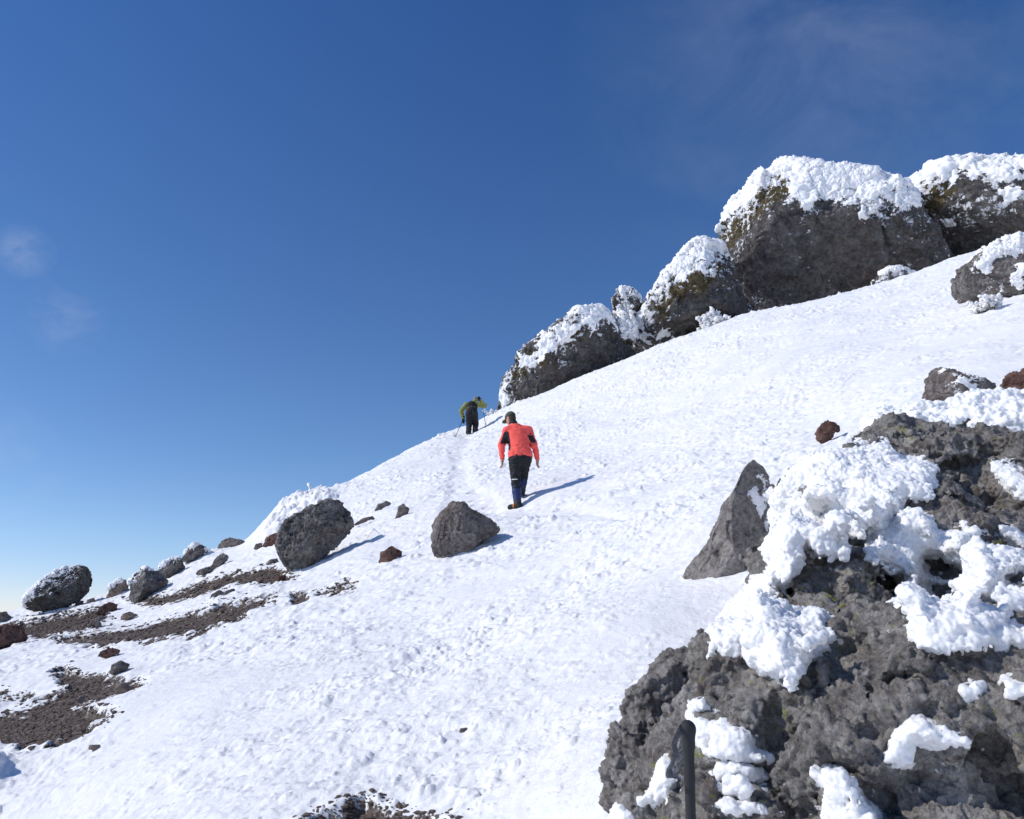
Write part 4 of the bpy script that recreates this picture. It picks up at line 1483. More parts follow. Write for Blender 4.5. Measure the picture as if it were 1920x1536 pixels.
# frosted marker stake on the skyline hump
d_ = 24.4
b0 = at(584, 922, d_)
t0_ = at(579, 907, d_)
v, f = tube([b0 - (t0_ - b0) * 1.2, b0, b0 * 0.4 + t0_ * 0.6, t0_, t0_ + (t0_ - b0) * 0.06], [0.03, 0.03, 0.04, 0.055, 0.02], 8)
v = v + 0.012 * np.random.default_rng(3).normal(size=v.shape)
st = mesh_obj("marker_stake", v, f, M_RIME, loc=b0)
tag(st, "thin white frosted stake standing on the left skyline hump", "stake")

# ------------------------------------------------------------------ trekking pole close to the camera
M_FOAM = mat_plain("black_foam", (0.028, 0.028, 0.031), 0.7, 0.3, 300, 0.0006)
M_SHAFT = mat_plain("black_shaft", (0.016, 0.016, 0.018), 0.38, 0.15, 200, 0.0002, spec=0.5)
M_STRAP = mat_plain("dark_strap", (0.06, 0.065, 0.085), 0.7, 0.3, 200, 0.0006)
M_STRAP.node_tree.nodes["Principled BSDF"].inputs["Alpha"].default_value = 0.6
M_THREAD = mat_plain("pale_thread", (0.2, 0.21, 0.25), 0.7, 0.1, 200, 0.0002)
M_STEEL = mat_plain("steel_tip", (0.35, 0.35, 0.36), 0.35, 0.1, 50, 0.0002, metal=1.0)
PD = 1.85
gt = at(1290, 1352, PD)
ax = at(1296, 1536, PD + 0.02) - at(1291, 1356, PD)
ax /= np.linalg.norm(ax)
tipz = float(ground_z(gt[0] + 0.02, gt[1] + 0.1)[0])
Lp = (gt[2] - tipz) / -ax[2] + 0.06
foot = gt + ax * Lp
pole = empty("trekking_pole", foot)
tag(pole, "black trekking pole with foam grip stuck upright before the pitted outcrop", "trekking pole")
FG = Field(gt - [0.06, 0.06, 0.34], gt + [0.06, 0.06, 0.04], 0.0028)
sx = np.array([-1.0, -0.2, 0])
FG.ellipsoid(gt + ax * 0.017 + sx * 0.002, (0.0165, 0.0165, 0.019), None, 0.006)
FG.capsule(gt + ax * 0.016, gt + ax * 0.05, 0.0165, 0.0128, 0.006)
FG.capsule(gt + ax * 0.05, gt + ax * 0.10, 0.0128, 0.0105, 0.006)
FG.capsule(gt + ax * 0.10, gt + ax * 0.118, 0.0108, 0.0116, 0.006)
FG.capsule(gt + ax * 0.118, gt + ax * 0.21, 0.0116, 0.0112, 0.006)
FG.capsule(gt + ax * 0.21, gt + ax * 0.30, 0.0112, 0.0106, 0.006)
V, F = FG.build()
V = smooth_vals(F, V, len(V), 2)
mesh_obj("grip", V, F, M_FOAM, parent=pole, loc=foot)
v, f = tube([gt + ax * 0.29, gt + ax * (Lp - 0.25), gt + ax * (Lp - 0.24), gt + ax * (Lp - 0.05)], [0.009, 0.0085, 0.0075, 0.007], 14)
mesh_obj("shaft", v, f, M_SHAFT, parent=pole, loc=foot)
v, f = tube([gt + ax * (Lp - 0.05), gt + ax * Lp], [0.0055, 0.003], 10)
mesh_obj("tip", v, f, M_STEEL, parent=pole, loc=foot)
bk = [(0.0, 0.006), (0.002, 0.045), (0.006, 0.046), (0.014, 0.010)]
v, f = tube([gt + ax * (Lp - 0.085 - h_) for h_, _ in bk], [r_ for _, r_ in bk], 18)
mesh_obj("basket", v, f, M_FOAM, parent=pole, loc=foot)


def ribbon(path, width, wdir, th=0.0016):
    path = np.asarray(path, float)
    V, F = [], []
    for k in range(len(path)):
        t = path[min(k + 1, len(path) - 1)] - path[max(k - 1, 0)]
        t /= np.linalg.norm(t)
        wd = np.asarray(wdir[k] if isinstance(wdir, list) else wdir, float)
        wd = wd - t * (wd @ t)
        wd /= np.linalg.norm(wd)
        nn = np.cross(t, wd)
        for a, b in ((-1, -1), (1, -1), (1, 1), (-1, 1)):
            V.append(path[k] + wd * a * width / 2 + nn * b * th / 2)
    for k in range(len(path) - 1):
        for q in range(4):
            F.append((k * 4 + q, k * 4 + (q + 1) % 4, (k + 1) * 4 + (q + 1) % 4, (k + 1) * 4 + q))
    F.append((0, 3, 2, 1))
    e = (len(path) - 1) * 4
    F.append((e, e + 1, e + 2, e + 3))
    return np.array(V), np.array(F)


def spl(ctrl, n=10):
    c = np.asarray(ctrl, float)
    c = np.concatenate([[2 * c[0] - c[1]], c, [2 * c[-1] - c[-2]]])
    out = []
    for k in range(1, len(c) - 2):
        for t in np.linspace(0, 1, n, endpoint=False):
            p0, p1, p2, p3 = c[k - 1:k + 3]
            out.append(0.5 * (2 * p1 + (p2 - p0) * t + (2 * p0 - 5 * p1 + 4 * p2 - p3) * t * t + (3 * p1 - p0 - 3 * p2 + p3) * t ** 3))
    out.append(c[-2])
    return np.array(out)


sp = spl([at(1284, 1362, 1.850), at(1274, 1372, 1.835), at(1264, 1396, 1.825), at(1268, 1416, 1.825), at(1256, 1440, 1.830), at(1256, 1458, 1.850), at(1266, 1452, 1.875),
          at(1276, 1424, 1.880), at(1280, 1396, 1.870), at(1284, 1368, 1.860)])
wds = [np.array([0.75, 0.6, 0.15]) if k < len(sp) * 0.5 else np.array([0.6, -0.7, 0.1]) for k in range(len(sp))]
wds = list(smooth_vals(np.stack([np.arange(len(sp) - 2), np.arange(1, len(sp) - 1), np.arange(2, len(sp))], 1), np.array(wds), len(sp), 10))
v, f = ribbon(sp, 0.016, wds)
so = mesh_obj("wrist_strap", v, f, M_STRAP, parent=pole, loc=foot, smooth=False)
zig = []
for k in range(3, len(sp) - 3, 4):
    t = sp[k + 1] - sp[k]
    nn = np.cross(t, wds[k])
    nn /= np.linalg.norm(nn)
    zig.append(sp[k] + np.asarray(wds[k]) * (0.0075 if (k // 4) % 2 else -0.0075) - nn * 0.0016)
v, f = tube(zig, 0.0008, 5)
mesh_obj("stitching", v, f, M_THREAD, parent=so, loc=foot)
print("plants, pole", round(time.time() - T00, 1))

# ------------------------------------------------------------------ hikers
M_SKIN = mat_plain("skin", (0.50, 0.28, 0.20), 0.55, 0.12, 60, 0.001)
M_CORAL = mat_plain("coral_fleece", (0.97, 0.125, 0.10), 0.75, 0.04, 120, 0.001)
M_BLACK = mat_plain("black_cloth", (0.018, 0.018, 0.021), 0.7, 0.25, 60, 0.002)
M_NAVY = mat_plain("navy_nylon", (0.022, 0.036, 0.12), 0.5, 0.15, 60, 0.001)
M_CUFF = mat_plain("grey_nylon", (0.045, 0.045, 0.05), 0.6, 0.2, 60, 0.001)
M_CAP = mat_plain("camouflage_cap", (0.075, 0.085, 0.062), 0.8, 0.5, 28, 0.001)
M_HAIR = mat_plain("short_dark_hair", (0.05, 0.036, 0.028), 0.8, 0.3, 200, 0.002)
M_ORANGE = mat_plain("orange_strap", (0.75, 0.22, 0.02), 0.6, 0.1, 60, 0.001)
M_REFLECT = mat_plain("reflective_strip", (0.75, 0.75, 0.75), 0.3, 0.05, 60, 0.0005)
M_OLIVE = mat_plain("olive_jacket", (0.27, 0.27, 0.075), 0.65, 0.12, 30, 0.003)
M_GREYHAT = mat_plain("grey_knit", (0.22, 0.21, 0.21), 0.9, 0.3, 60, 0.004)
M_LENS = mat_plain("dark_lens", (0.01, 0.01, 0.012), 0.2, 0.1, 60, 0.0, spec=0.6)


def clip(Fd, n, c):
    """cut a field by the half space n.p < c"""
    g = [(np.arange(Fd.n[k]) * Fd.h + Fd.lo[k]).astype(f32) for k in range(3)]
    s = n[0] * g[0][:, None, None] + n[1] * g[1][None, :, None] + n[2] * g[2][None, None, :] - c
    Fd.D = np.maximum(Fd.D, s.astype(f32))


def wrinkle(V, F, amp, freq, seed, squash=(1, 1, 2.2)):
    V = smooth_vals(F, V, len(V), 2)
    n = vnormals(V, F)
    q = V * freq * np.array(squash)
    q = q + 0.6 * np.stack([perlin3(q * 0.5, seed), perlin3(q * 0.5 + 4, seed), perlin3(q * 0.5 + 9, seed)], 1)
    return V + n * (amp * (fbm3(q, 3, 0.5, seed=seed + 1, ridged=True) - 0.55))[:, None]


def hand(Fd, wrist, d, side, out, k=0.006):
    """palm and five bent fingers hanging along d; side is towards the thumb"""
    d = np.array(d, float) / np.linalg.norm(d)
    s = np.array(side, float)
    s = s - d * (s @ d)
    s /= np.linalg.norm(s)
    nrm = np.cross(d, s) * out                      # palm side
    w_ = np.array(wrist, float)
    Fd.capsule(w_, w_ + d * 0.03, 0.029, 0.032, k)
    for o in (-0.027, -0.009, 0.009, 0.027):
        Fd.capsule(w_ + d * 0.02 + s * o * 0.7, w_ + d * 0.088 + s * o, 0.017, 0.0135, k)
    for o, ln in ((-0.029, 0.058), (-0.010, 0.075), (0.009, 0.082), (0.028, 0.073)):
        a = w_ + d * 0.09 + s * o
        b = a + (d * 0.93 + nrm * 0.36) * ln * 0.45
        c = b + (d * 0.75 + nrm * 0.66) * ln * 0.32
        e = c + (d * 0.5 + nrm * 0.87) * ln * 0.23
        Fd.capsule(a, b, 0.0095, 0.0088, 0.003)
        Fd.capsule(b, c, 0.0088, 0.0082, 0.003)
        Fd.capsule(c, e, 0.0082, 0.0070, 0.003)
    a = w_ + d * 0.03 + s * 0.026
    b = a + (d * 0.6 + s * 0.7 + nrm * 0.35) * 0.045
    c = b + (d * 0.88 + s * 0.15 + nrm * 0.45) * 0.035
    Fd.capsule(a, b, 0.014, 0.0105, k)
    Fd.capsule(b, c, 0.0105, 0.008, 0.003)


# --- hiker in the coral jersey, walking away up the slope
O = at(967, 951, 14.2)
O[2] = float(ground_z(O[0], O[1])[0]) - 0.015
A_ = lambda *p: np.array(p, float)
sl = 0.29
yR = 0.36
gR = float(ground_z(O[0] + 0.14, O[1] + yR)[0]) - O[2] - 0.015
HP = A_(-0.085, 0.27, 1.655)           # head centre
lookd = A_(-0.62, 0.62, -0.42)
lookd /= np.linalg.norm(lookd)
hr = np.cross(lookd, [0, 0, 1])
hr /= np.linalg.norm(hr)
hu = np.cross(hr, lookd)
HAX = [hr, lookd, hu]
hp = lambda x, y, z: HP + hr * x + lookd * y + hu * z
SHL, ELL, WRL = A_(-0.142, 0.15, 1.395), A_(-0.243, 0.10, 1.14), A_(-0.235, 0.14, 0.89)
SHR, ELR, WRR = A_(0.222, 0.15, 1.395), A_(0.326, 0.12, 1.145), A_(0.385, 0.19, 0.905)
HIL, KNL, ANL = A_(-0.01, 0.06, 0.86), A_(0.0, 0.07, 0.47), A_(0.035, 0.0, 0.10)
HIR, KNR, ANR = A_(0.16, 0.07, 0.86), A_(0.135, 0.27, 0.55 + gR * 0.3), A_(0.105, yR - 0.02, 0.12 + gR)

body = Field((-0.42, -0.2, -0.04), (0.55, 0.65, 1.82), 0.0066)
body.ellipsoid(HP + hu * 0.012, (0.076, 0.096, 0.112), HAX, 0.02)
body.ellipsoid(hp(0, 0.045, -0.055), (0.055, 0.052, 0.062), HAX, 0.02)         # jaw
body.ellipsoid(hp(0, 0.104, -0.012), (0.012, 0.018, 0.024), HAX, 0.010)        # nose
body.capsule(hp(-0.022, 0.088, -0.056), hp(0.022, 0.088, -0.056), 0.010, 0.010, 0.006)   # lips
for s_ in (-1, 1):
    body.ellipsoid(hp(s_ * 0.080, -0.008, -0.006), (0.012, 0.024, 0.034), HAX, 0.006)   # ears
    body.ellipsoid(hp(s_ * 0.032, 0.084, 0.016), (0.016, 0.012, 0.012), HAX, 0.006)     # eye sockets
body.capsule(HP - hu * 0.06 - lookd * 0.02, A_(0.0, 0.20, 1.46), 0.055, 0.052, 0.015)
body.ellipsoid((0.04, 0.15, 1.29), (0.165, 0.09, 0.17), None, 0.03)
body.ellipsoid((0.065, 0.10, 1.08), (0.155, 0.11, 0.2), None, 0.05)
body.ellipsoid((0.08, 0.07, 0.90), (0.15, 0.10, 0.13), None, 0.03)
for S_, E_, W_ in ((SHL, ELL, WRL), (SHR, ELR, WRR)):
    body.capsule(S_, E_, 0.052, 0.040, 0.02)
    body.capsule(E_, W_, 0.043, 0.029, 0.015)
for H_, K_, a_ in ((HIL, KNL, ANL), (HIR, KNR, ANR)):
    body.capsule(H_, K_, 0.085, 0.052, 0.02)
    body.capsule(K_, a_, 0.06, 0.042, 0.02)
    body.capsule(a_, a_ + A_(-0.10, 0.11, -0.05), 0.035, 0.025, 0.02)
hand(body, WRL, (0.02, 0.16, -1), (0.25, 1, 0.1), -1)
hand(body, WRR, (-0.06, 0.14, -1), (-0.5, 1, 0.1), 1)
V, F = body.build()
V = smooth_vals(F, V, len(V), 1)
man = mesh_obj("person", V + O, F, M_SKIN, loc=O)
tag(man, "person in coral red jersey, dark cap and navy gaiters walking uphill", "person")

j = Field((-0.45, -0.2, 0.82), (0.6, 0.55, 1.68), 0.0085)
j.ellipsoid((0.04, 0.14, 1.28), (0.215, 0.145, 0.21), None, 0.05)
j.ellipsoid((0.035, 0.15, 1.39), (0.175, 0.10, 0.09), None, 0.05)
for S_ in (SHL, SHR):
    j.capsule((0.02, 0.17, 1.47), S_ + A_(0, 0, 0.01), 0.062, 0.075, 0.05)
j.ellipsoid((0.065, 0.09, 1.08), (0.188, 0.145, 0.22), None, 0.05)
j.capsule((0.02, 0.065, 0.95), (0.145, 0.065, 0.95), 0.155, 0.155, 0.05, 0.95)
for S_, E_, W_ in ((SHL, ELL, WRL), (SHR, ELR, WRR)):
    j.capsule(S_, E_, 0.085, 0.063, 0.05)
    j.capsule(E_, W_ + (E_ - W_) * 0.06, 0.063, 0.044, 0.02)
j.capsule((0.0, 0.185, 1.47), HP - hu * 0.085 - lookd * 0.01, 0.085, 0.070, 0.03)
clip(j, (0.03, -0.12, -1), -0.905)
V, F = j.build()
V = wrinkle(V, F, 0.024, 6.5, 500)
c = V[F].mean(1)


def segd(P, a, b):
    a, b = np.array(a), np.array(b)
    t = np.clip((P - a) @ (b - a) / ((b - a) @ (b - a)), 0, 1)
    return np.linalg.norm(P - a - t[:, None] * (b - a), axis=1)


blk = (segd(c, (-0.165, 0.06, 1.33), (-0.115, 0.03, 1.04)) < 0.05) & (c[:, 2] > 1.02)
blk |= (segd(c, (-0.17, 0.06, 1.33), (-0.225, 0.055, 1.15)) < 0.046) & (c[:, 2] > 1.15) & (c[:, 2] < 1.33)
blk |= (segd(c, (0.245, 0.06, 1.32), (0.31, 0.06, 1.20)) < 0.05) & (c[:, 2] < 1.31) & (c[:, 2] > 1.17)
blk |= (segd(c, (0.25, 0.1, 1.33), (0.235, 0.12, 1.02)) < 0.04)
blk |= (c[:, 2] > 1.535)
mesh_obj("jersey", V + O, F, [M_CORAL, M_BLACK], parent=man, mat_idx=blk.astype(int), loc=O)

t = Field((-0.2, -0.16, 0.3), (0.4, 0.55, 1.02), 0.0085)
t.ellipsoid((0.08, 0.065, 0.90), (0.20, 0.15, 0.14), None, 0.04)
for H_, K_, a_ in ((HIL, KNL, ANL), (HIR, KNR, ANR)):
    t.capsule(H_, K_, 0.118, 0.080, 0.03)
    t.capsule(K_, K_ + (a_ - K_) * 0.25, 0.080, 0.080, 0.02)
clip(t, (0, 0, 1), 0.94)
V, F = t.build()
V = wrinkle(V, F, 0.03, 9, 510)
mesh_obj("trousers", V + O, F, M_BLACK, parent=man, loc=O)
for K_, a_, sd_ in ((KNL, ANL, 0), (KNR, ANR, 1)):
    g = Field(np.minimum(K_, a_) - 0.2, np.maximum(K_, a_) + 0.2, 0.008)
    up = K_ + (a_ - K_) * 0.1
    lo_ = a_ + A_(0, 0, -0.02)
    g.capsule(up, up + (lo_ - up) * 0.35, 0.070, 0.078, 0.02)
    g.capsule(up + (lo_ - up) * 0.35, lo_, 0.078, 0.066, 0.02)
    clip(g, (0, 0, 1), up[2] - 0.005)
    clip(g, (0, 0, -1), -(a_[2] - 0.05))
    V, F = g.build()
    V = wrinkle(V, F, 0.012, 12, 520 + sd_)
    cz = V[F].mean(1)[:, 2]
    ga = mesh_obj("gaiter", V + O, F, [M_NAVY, M_CUFF], parent=man, mat_idx=(cz < a_[2] + 0.06).astype(int), loc=O)
    # reflective strip below the knee
    if sd_ == 0:
        q = up + A_(0, 0, 0.075)
        v, f = ribbon(q + np.stack([0.097 * np.cos(np.linspace(3.9, 5.0, 9)), 0.097 * np.sin(np.linspace(3.9, 5.0, 9)), np.zeros(9)], 1), 0.014, A_(0, 0, 1), 0.004)
        mesh_obj("reflective_strip", v + O, f, M_REFLECT, parent=man, loc=O)
    td = A_(-0.62, 0.5, 0.02) if sd_ == 0 else A_(-0.15, 0.95, 0.25)
    td /= np.linalg.norm(td)
    b = Field(a_ - [0.3, 0.3, 0.2], a_ + [0.3, 0.35, 0.15], 0.007)
    base = a_ + A_(0, 0, -0.055)
    b.capsule(a_ + A_(0, 0, 0.0), base, 0.058, 0.056, 0.02)
    b.capsule(base - td * 0.045, base + td * 0.16, 0.052, 0.044, 0.03)
    b.ellipsoid(base + td * 0.15 + A_(0, 0, -0.005), (0.055, 0.055, 0.04), None, 0.03)
    clip(b, (0, 0, -1), -(base[2] - 0.045))
    V, F = b.build()
    V = smooth_vals(F, V, len(V), 1)
    bo = mesh_obj("boot", V + O, F, M_BLACK, parent=man, loc=O)
    pr = np.cross(td, [0, 0, 1])
    for q_, hh in ((0.075, 0.062),):
        an_ = np.linspace(-0.2, math.pi + 0.2, 12)
        pth = base + td * q_ + np.stack([pr * 0.066 * math.cos(x) + A_(0, 0, hh * math.sin(x) - 0.004) + td * 0.03 * math.cos(x) for x in an_])
        v, f = ribbon(pth, 0.026, td, 0.006)
        mesh_obj("crampon_strap", v + O, f, M_ORANGE, parent=bo, loc=O)

cp = Field(HP - 0.22, HP + 0.22, 0.006)
cp.ellipsoid(HP + hu * 0.035 - lookd * 0.004, (0.092, 0.112, 0.105), HAX, 0.01)
clip(cp, -hu - 0.25 * lookd * 0, -(HP @ hu) - 0.028)
cp.ellipsoid(hp(0, 0.125, 0.034), (0.075, 0.075, 0.009), HAX, 0.012)
V, F = cp.build()
V = smooth_vals(F, V, len(V), 1)
mesh_obj("cap", V + O, F, M_CAP, parent=man, loc=O)
h_ = Field(HP - 0.2, HP + 0.2, 0.006)
h_.ellipsoid(HP + hu * 0.008 - lookd * 0.006, (0.0805, 0.100, 0.114), HAX, 0.01)
clip(h_, lookd, float(HP @ lookd) - 0.022)
clip(h_, -hu, -(float(HP @ hu) - 0.062))
V, F = h_.build()
mesh_obj("hair", V + O, F, M_HAIR, parent=man, loc=O)
gl = []
for s_ in (-1, 1):
    pp = [hp(s_ * (0.033 + 0.022 * math.cos(x)), 0.101 - 0.012 * abs(math.cos(x)) * (s_ * math.cos(x) > 0), 0.010 + 0.017 * math.sin(x)) for x in np.linspace(0, 2 * math.pi, 13)]
    gl.append(tube(pp, 0.003, 5))
    gl.append(tube([hp(s_ * 0.055, 0.092, 0.014), hp(s_ * 0.082, 0.04, 0.014), hp(s_ * 0.085, -0.01, 0.012)], 0.0025, 5))
    iv_, jf_ = ico(2)
    vv = iv_ * np.array([0.022, 0.003, 0.017])
    gl.append((hp(s_ * 0.033, 0.099, 0.010) + vv[:, :1] * hr + vv[:, 1:2] * lookd + vv[:, 2:] * hu, np.concatenate([jf_, jf_[:, 2:]], 1)))
v, f = join(gl)
mesh_obj("glasses", v + O, f, M_LENS, parent=man, loc=O)
print("hiker 1", round(time.time() - T00, 1))

man.scale = (1.05, 1.05, 1.05)

# --- bent hiker higher up with two poles
d2 = 31.0
S2 = 1.18
O2 = at(880.0, 815, d2)
O2[2] = float(ground_z(O2[0], O2[1])[0]) - 0.03
HEAD = A_(0.17, 0.50, 1.36)
SL2, EL2, WL2 = A_(-0.14, 0.36, 1.16), A_(-0.31, 0.30, 0.93), A_(-0.24, 0.42, 0.68)
SR2, ER2, WR2 = A_(0.25, 0.40, 1.19), A_(0.50, 0.40, 1.14), A_(0.36, 0.52, 1.36)
gL = 0.0
HL2, KL2, AL2 = A_(-0.03, 0.05, 0.76), A_(-0.02, 0.18, 0.42), A_(-0.03, 0.0, 0.09)
HR2, KR2, AR2 = A_(0.16, 0.05, 0.76), A_(0.20, 0.26, 0.47), A_(0.19, 0.10, 0.16)
lk = A_(0.1, 0.9, -0.42)
lk /= np.linalg.norm(lk)
h2r = np.cross(lk, [0, 0, 1])
h2r /= np.linalg.norm(h2r)
h2u = np.cross(h2r, lk)
H2 = [h2r, lk, h2u]
b2 = Field((-0.5, -0.25, -0.05), (0.72, 0.8, 1.6), 0.0085)
b2.ellipsoid(HEAD, (0.076, 0.096, 0.112), H2, 0.02)
b2.ellipsoid(HEAD + lk * 0.045 - h2u * 0.055, (0.055, 0.05, 0.06), H2, 0.02)
b2.ellipsoid(HEAD + lk * 0.102 - h2u * 0.012, (0.013, 0.018, 0.024), H2, 0.01)
for s_ in (-1, 1):
    b2.ellipsoid(HEAD + h2r * 0.08 * s_, (0.012, 0.024, 0.034), H2, 0.006)
b2.capsule(HEAD - h2u * 0.05 - lk * 0.03, (0.07, 0.38, 1.2), 0.055, 0.065, 0.03)
b2.ellipsoid((0.06, 0.33, 1.08), (0.18, 0.12, 0.17), None, 0.05)
b2.ellipsoid((0.065, 0.16, 0.88), (0.16, 0.13, 0.18), None, 0.05)
for S_, E_, W_ in ((SL2, EL2, WL2), (SR2, ER2, WR2)):
    b2.capsule(S_, E_, 0.06, 0.043, 0.04)
    b2.capsule(E_, W_, 0.043, 0.03, 0.015)
for H_, K_, a_ in ((HL2, KL2, AL2), (HR2, KR2, AR2)):
    b2.capsule(H_, K_, 0.09, 0.06, 0.04)
    b2.capsule(K_, a_, 0.06, 0.042, 0.02)
    b2.capsule(a_, a_ + A_(0, 0.14, -0.04), 0.035, 0.028, 0.02)
hand(b2, WL2, (-0.1, 0.3, -1), (0.6, 0.8, 0), 1)
hand(b2, WR2, (-0.55, 0.2, 0.8), (-0.7, 0, -0.6), 1)
V, F = b2.build()
V = smooth_vals(F, V, len(V), 1)
hk = mesh_obj("person", V + O2, F, M_SKIN, loc=O2)
tag(hk, "person in olive jacket and black bib trousers bending forward on the skyline", "person")
jk = Field((-0.5, -0.1, 0.6), (0.75, 0.75, 1.5), 0.011)
jk.ellipsoid((0.06, 0.34, 1.08), (0.215, 0.15, 0.19), None, 0.05)
jk.ellipsoid((0.06, 0.2, 0.92), (0.185, 0.15, 0.16), None, 0.05)
for S_, E_, W_ in ((SL2, EL2, WL2), (SR2, ER2, WR2)):
    jk.capsule(S_, E_, 0.098, 0.078, 0.05)
    jk.capsule(E_, W_, 0.078, 0.055, 0.02)
jk.capsule((0.07, 0.36, 1.18), HEAD - h2u * 0.08 - lk * 0.04, 0.10, 0.085, 0.04)
V, F = jk.build()
V = wrinkle(V, F, 0.03, 7, 540)
mesh_obj("jacket", V + O2, F, M_OLIVE, parent=hk, loc=O2)
bb = Field((-0.35, -0.25, 0.0), (0.5, 0.7, 1.35), 0.011)
bb.ellipsoid((0.065, 0.14, 0.86), (0.20, 0.17, 0.19), None, 0.05)
bb.ellipsoid((0.06, 0.275, 1.07), (0.195, 0.150, 0.20), None, 0.06)
for s_ in (-1, 1):
    bb.capsule((0.06 + s_ * 0.06, 0.26, 1.16), (0.08 + s_ * 0.07, 0.36, 1.28), 0.04, 0.03, 0.02)
for H_, K_, a_ in ((HL2, KL2, AL2), (HR2, KR2, AR2)):
    bb.capsule(H_, K_, 0.125, 0.10, 0.04)
    bb.capsule(K_, a_ + A_(0, 0, 0.0), 0.10, 0.092, 0.03)
V, F = bb.build()
V = wrinkle(V, F, 0.035, 8, 550)
mesh_obj("bib_trousers", V + O2, F, M_BLACK, parent=hk, loc=O2)
for a_ in (AL2, AR2):
    b = Field(a_ - [0.15, 0.2, 0.16], a_ + [0.15, 0.3, 0.1], 0.01)
    b.capsule(a_ + A_(0, 0, 0.0), a_ + A_(0, 0, -0.05), 0.055, 0.055, 0.02)
    b.capsule(a_ + A_(0, -0.04, -0.05), a_ + A_(-0.01, 0.17, -0.045), 0.052, 0.045, 0.02)
    V, F = b.build()
    mesh_obj("boot", V + O2, F, M_CUFF, parent=hk, loc=O2)
for W_, dr, s__, o_ in ((WL2, (-0.1, 0.3, -1), (0.6, 0.8, 0), 1), (WR2, (-0.55, 0.2, 0.8), (-0.7, 0, -0.6), 1)):
    g = Field(W_ - 0.25, W_ + 0.25, 0.0075)
    hand(g, W_, dr, s__, o_)
    g.D -= 0.009
    g.capsule(W_, W_ - np.array(dr) * 0.06, 0.05, 0.055, 0.01)
    V, F = g.build()
    mesh_obj("glove", V + O2, F, M_BLACK, parent=hk, loc=O2)
ht = Field(HEAD - 0.25, HEAD + 0.25, 0.009)
ht.ellipsoid(HEAD + h2u * 0.03 - lk * 0.01, (0.095, 0.115, 0.112), H2, 0.01)
clip(ht, -h2u + 0.35 * lk, -(float(HEAD @ (h2u - 0.35 * lk))) + 0.045)
V, F = ht.build()
V = wrinkle(V, F, 0.015, 18, 560, (1, 1, 1))
mesh_obj("knit_hat", V + O2, F, M_GREYHAT, parent=hk, loc=O2)

hk.scale = (S2, S2, S2)
# their poles
for lab, top, px_, py_, dd_ in (("thin dark trekking pole held low in olive hiker's left hand", (WL2 + A_(-0.03, 0.06, -0.05)) * S2 + O2, 853, 821, 30.6),
                                ("thin dark trekking pole hanging beside olive hiker's raised arm", (WR2 + A_(0.02, 0.06, 0.0)) * S2 + O2, 911, 797, 31.8)):
    tip = at(px_, py_, dd_)
    tip[2] = float(ground_z(tip[0], tip[1])[0]) - 0.04
    ax_ = (tip - top) / np.linalg.norm(tip - top)
    root = empty("trekking_pole", tip)
    tag(root, lab, "trekking pole")
    v, f = tube([top - ax_ * 0.06, top - ax_ * 0.04, top + ax_ * 0.10], [0.012, 0.02, 0.018], 10)
    mesh_obj("grip", v, f, M_FOAM, parent=root, loc=tip)
    v, f = tube([top + ax_ * 0.10, tip - ax_ * 0.03], [0.013, 0.011], 8)
    mesh_obj("shaft", v, f, M_SHAFT, parent=root, loc=tip)
    v, f = tube([tip - ax_ * 0.10, tip - ax_ * 0.09, tip - ax_ * 0.075], [0.012, 0.055, 0.012], 14)
    mesh_obj("basket", v, f, M_FOAM, parent=root, loc=tip)
    v, f = tube([tip - ax_ * 0.03, tip], [0.010, 0.005], 8)
    mesh_obj("tip", v, f, M_STEEL, parent=root, loc=tip)
print("hikers", round(time.time() - T00, 1))
# ------------------------------------------------------------------ light and sky
SUN_AZ = math.radians(-99)        # from straight ahead (+Y) towards the left
SUN_EL = math.radians(37)
sd = Vector((math.sin(SUN_AZ) * math.cos(SUN_EL), math.cos(SUN_AZ) * math.cos(SUN_EL), math.sin(SUN_EL)))
sun = bpy.data.lights.new("sun", "SUN")
sun.energy = 3.3
sun.angle = math.radians(0.5)
sun.color = (1.0, 0.955, 0.885)
sun_o = bpy.data.objects.new("sun", sun)
sun_o.rotation_euler = (-sd).to_track_quat("-Z", "Y").to_euler()
sun_o.location = (-20, 0, 30)
col.objects.link(sun_o)

w = bpy.data.worlds.new("World")
scene.world = w
w.use_nodes = True
nt = w.node_tree
bg = nt.nodes["Background"]
bg.inputs["Strength"].default_value = 0.112
sky = nt.nodes.new("ShaderNodeTexSky")
sky.sky_type = "NISHITA"
sky.sun_disc = False
sky.sun_elevation = SUN_EL
sky.sun_rotation = SUN_AZ
sky.altitude = 2600
sky.air_density = 1.0
sky.dust_density = 0.35
sky.ozone_density = 3.0
tc = nt.nodes.new("ShaderNodeTexCoord")
vec = tc.outputs["Generated"]
hs = nt.nodes.new("ShaderNodeHueSaturation")
hs.inputs["Saturation"].default_value = 1.12
hs.inputs["Value"].default_value = 1.0
nt.links.new(sky.outputs[0], hs.inputs["Color"])


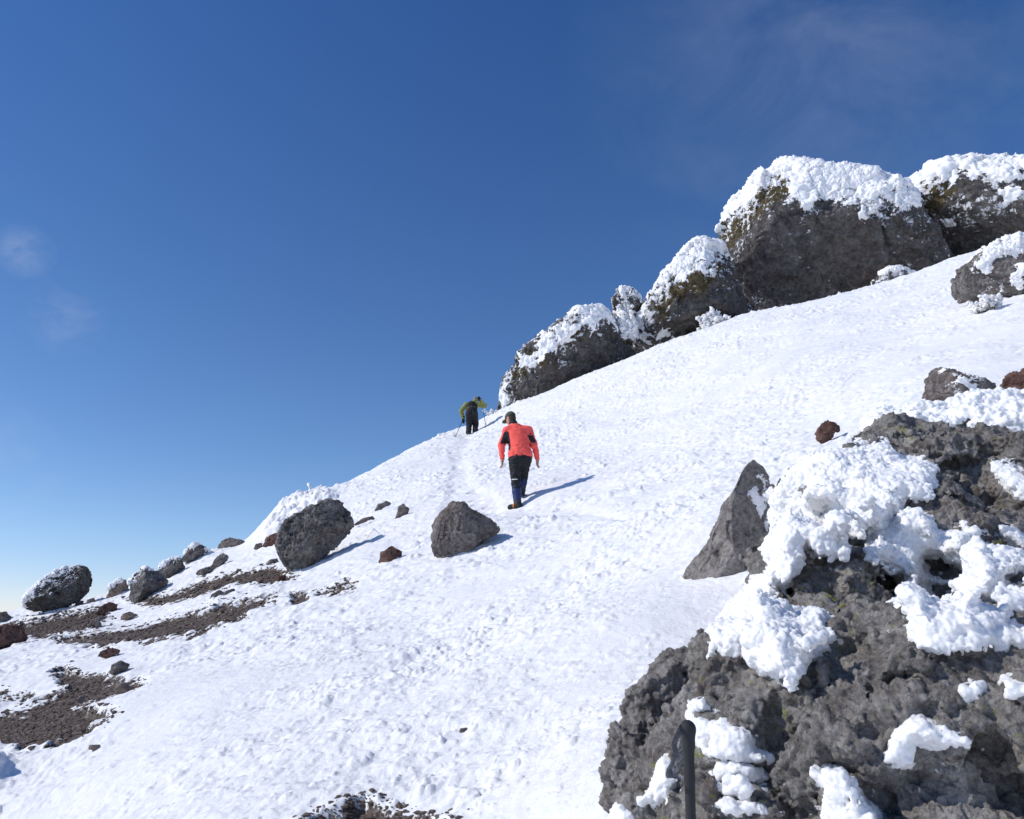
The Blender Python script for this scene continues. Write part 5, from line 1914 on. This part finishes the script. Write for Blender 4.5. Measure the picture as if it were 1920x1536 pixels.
def cloud(center, rad, scale, lo, hi, amount, stretch=(1, 1, 2.2)):
    c = Vector(ray(*center)).normalized()
    d = nt.nodes.new("ShaderNodeVectorMath")
    d.operation = "DISTANCE"
    nt.links.new(vec, d.inputs[0])
    d.inputs[1].default_value = c
    mp = nt.nodes.new("ShaderNodeMapping")
    mp.inputs["Scale"].default_value = stretch
    nt.links.new(vec, mp.inputs["Vector"])
    n = noise(nt, mp.outputs[0], scale, 7, 0.6, 0.6)
    fall = math_n(nt, "SUBTRACT", 1.0, math_n(nt, "DIVIDE", d.outputs["Value"], rad))
    fall = math_n(nt, "MAXIMUM", fall, 0.0)
    v = math_n(nt, "MULTIPLY", ramp(nt, n, [(lo, 0.0), (hi, 1.0)]), fall)
    return math_n(nt, "MULTIPLY", v, amount)


c1 = cloud((45, 470), 0.032, 20, 0.36, 0.75, 0.42, (1, 1, 1.4))
c2 = cloud((125, 590), 0.048, 17, 0.42, 0.8, 0.26)
c3 = cloud((1560, 120), 0.30, 4.5, 0.4, 0.8, 0.2, (1, 1, 1.6))
c4 = cloud((-20, 870), 0.08, 12, 0.4, 0.8, 0.2)
tot = math_n(nt, "ADD", math_n(nt, "ADD", c1, c2), math_n(nt, "ADD", c3, c4))
sep = nt.nodes.new("ShaderNodeSeparateXYZ")
nt.links.new(vec, sep.inputs[0])
tint = ramp(nt, sep.outputs["Z"], [(0.0, (1.16, 1.02, 1.16)), (0.10, (1.22, 1.15, 1.18)), (0.35, (1.02, 1.1, 1.22)), (0.7, (0.75, 1.0, 1.3))])
mt_ = nt.nodes.new("ShaderNodeMix")
mt_.data_type = "RGBA"
mt_.blend_type = "MULTIPLY"
mt_.inputs[0].default_value = 1.0
nt.links.new(hs.outputs[0], mt_.inputs[6])
nt.links.new(tint, mt_.inputs[7])
nt.links.new(mixc(nt, tot, mt_.outputs[2], (5.6, 6.2, 7.2)), bg.inputs["Color"])

scene.view_settings.view_transform = "Standard"
scene.view_settings.look = "None"
scene.view_settings.exposure = 0.0
scene.view_settings.gamma = 1.0
scene.cycles.use_denoising = True
scene.cycles.max_bounces = 6
scene.cycles.diffuse_bounces = 3
print("scene built in", round(time.time() - T00, 1), "s")
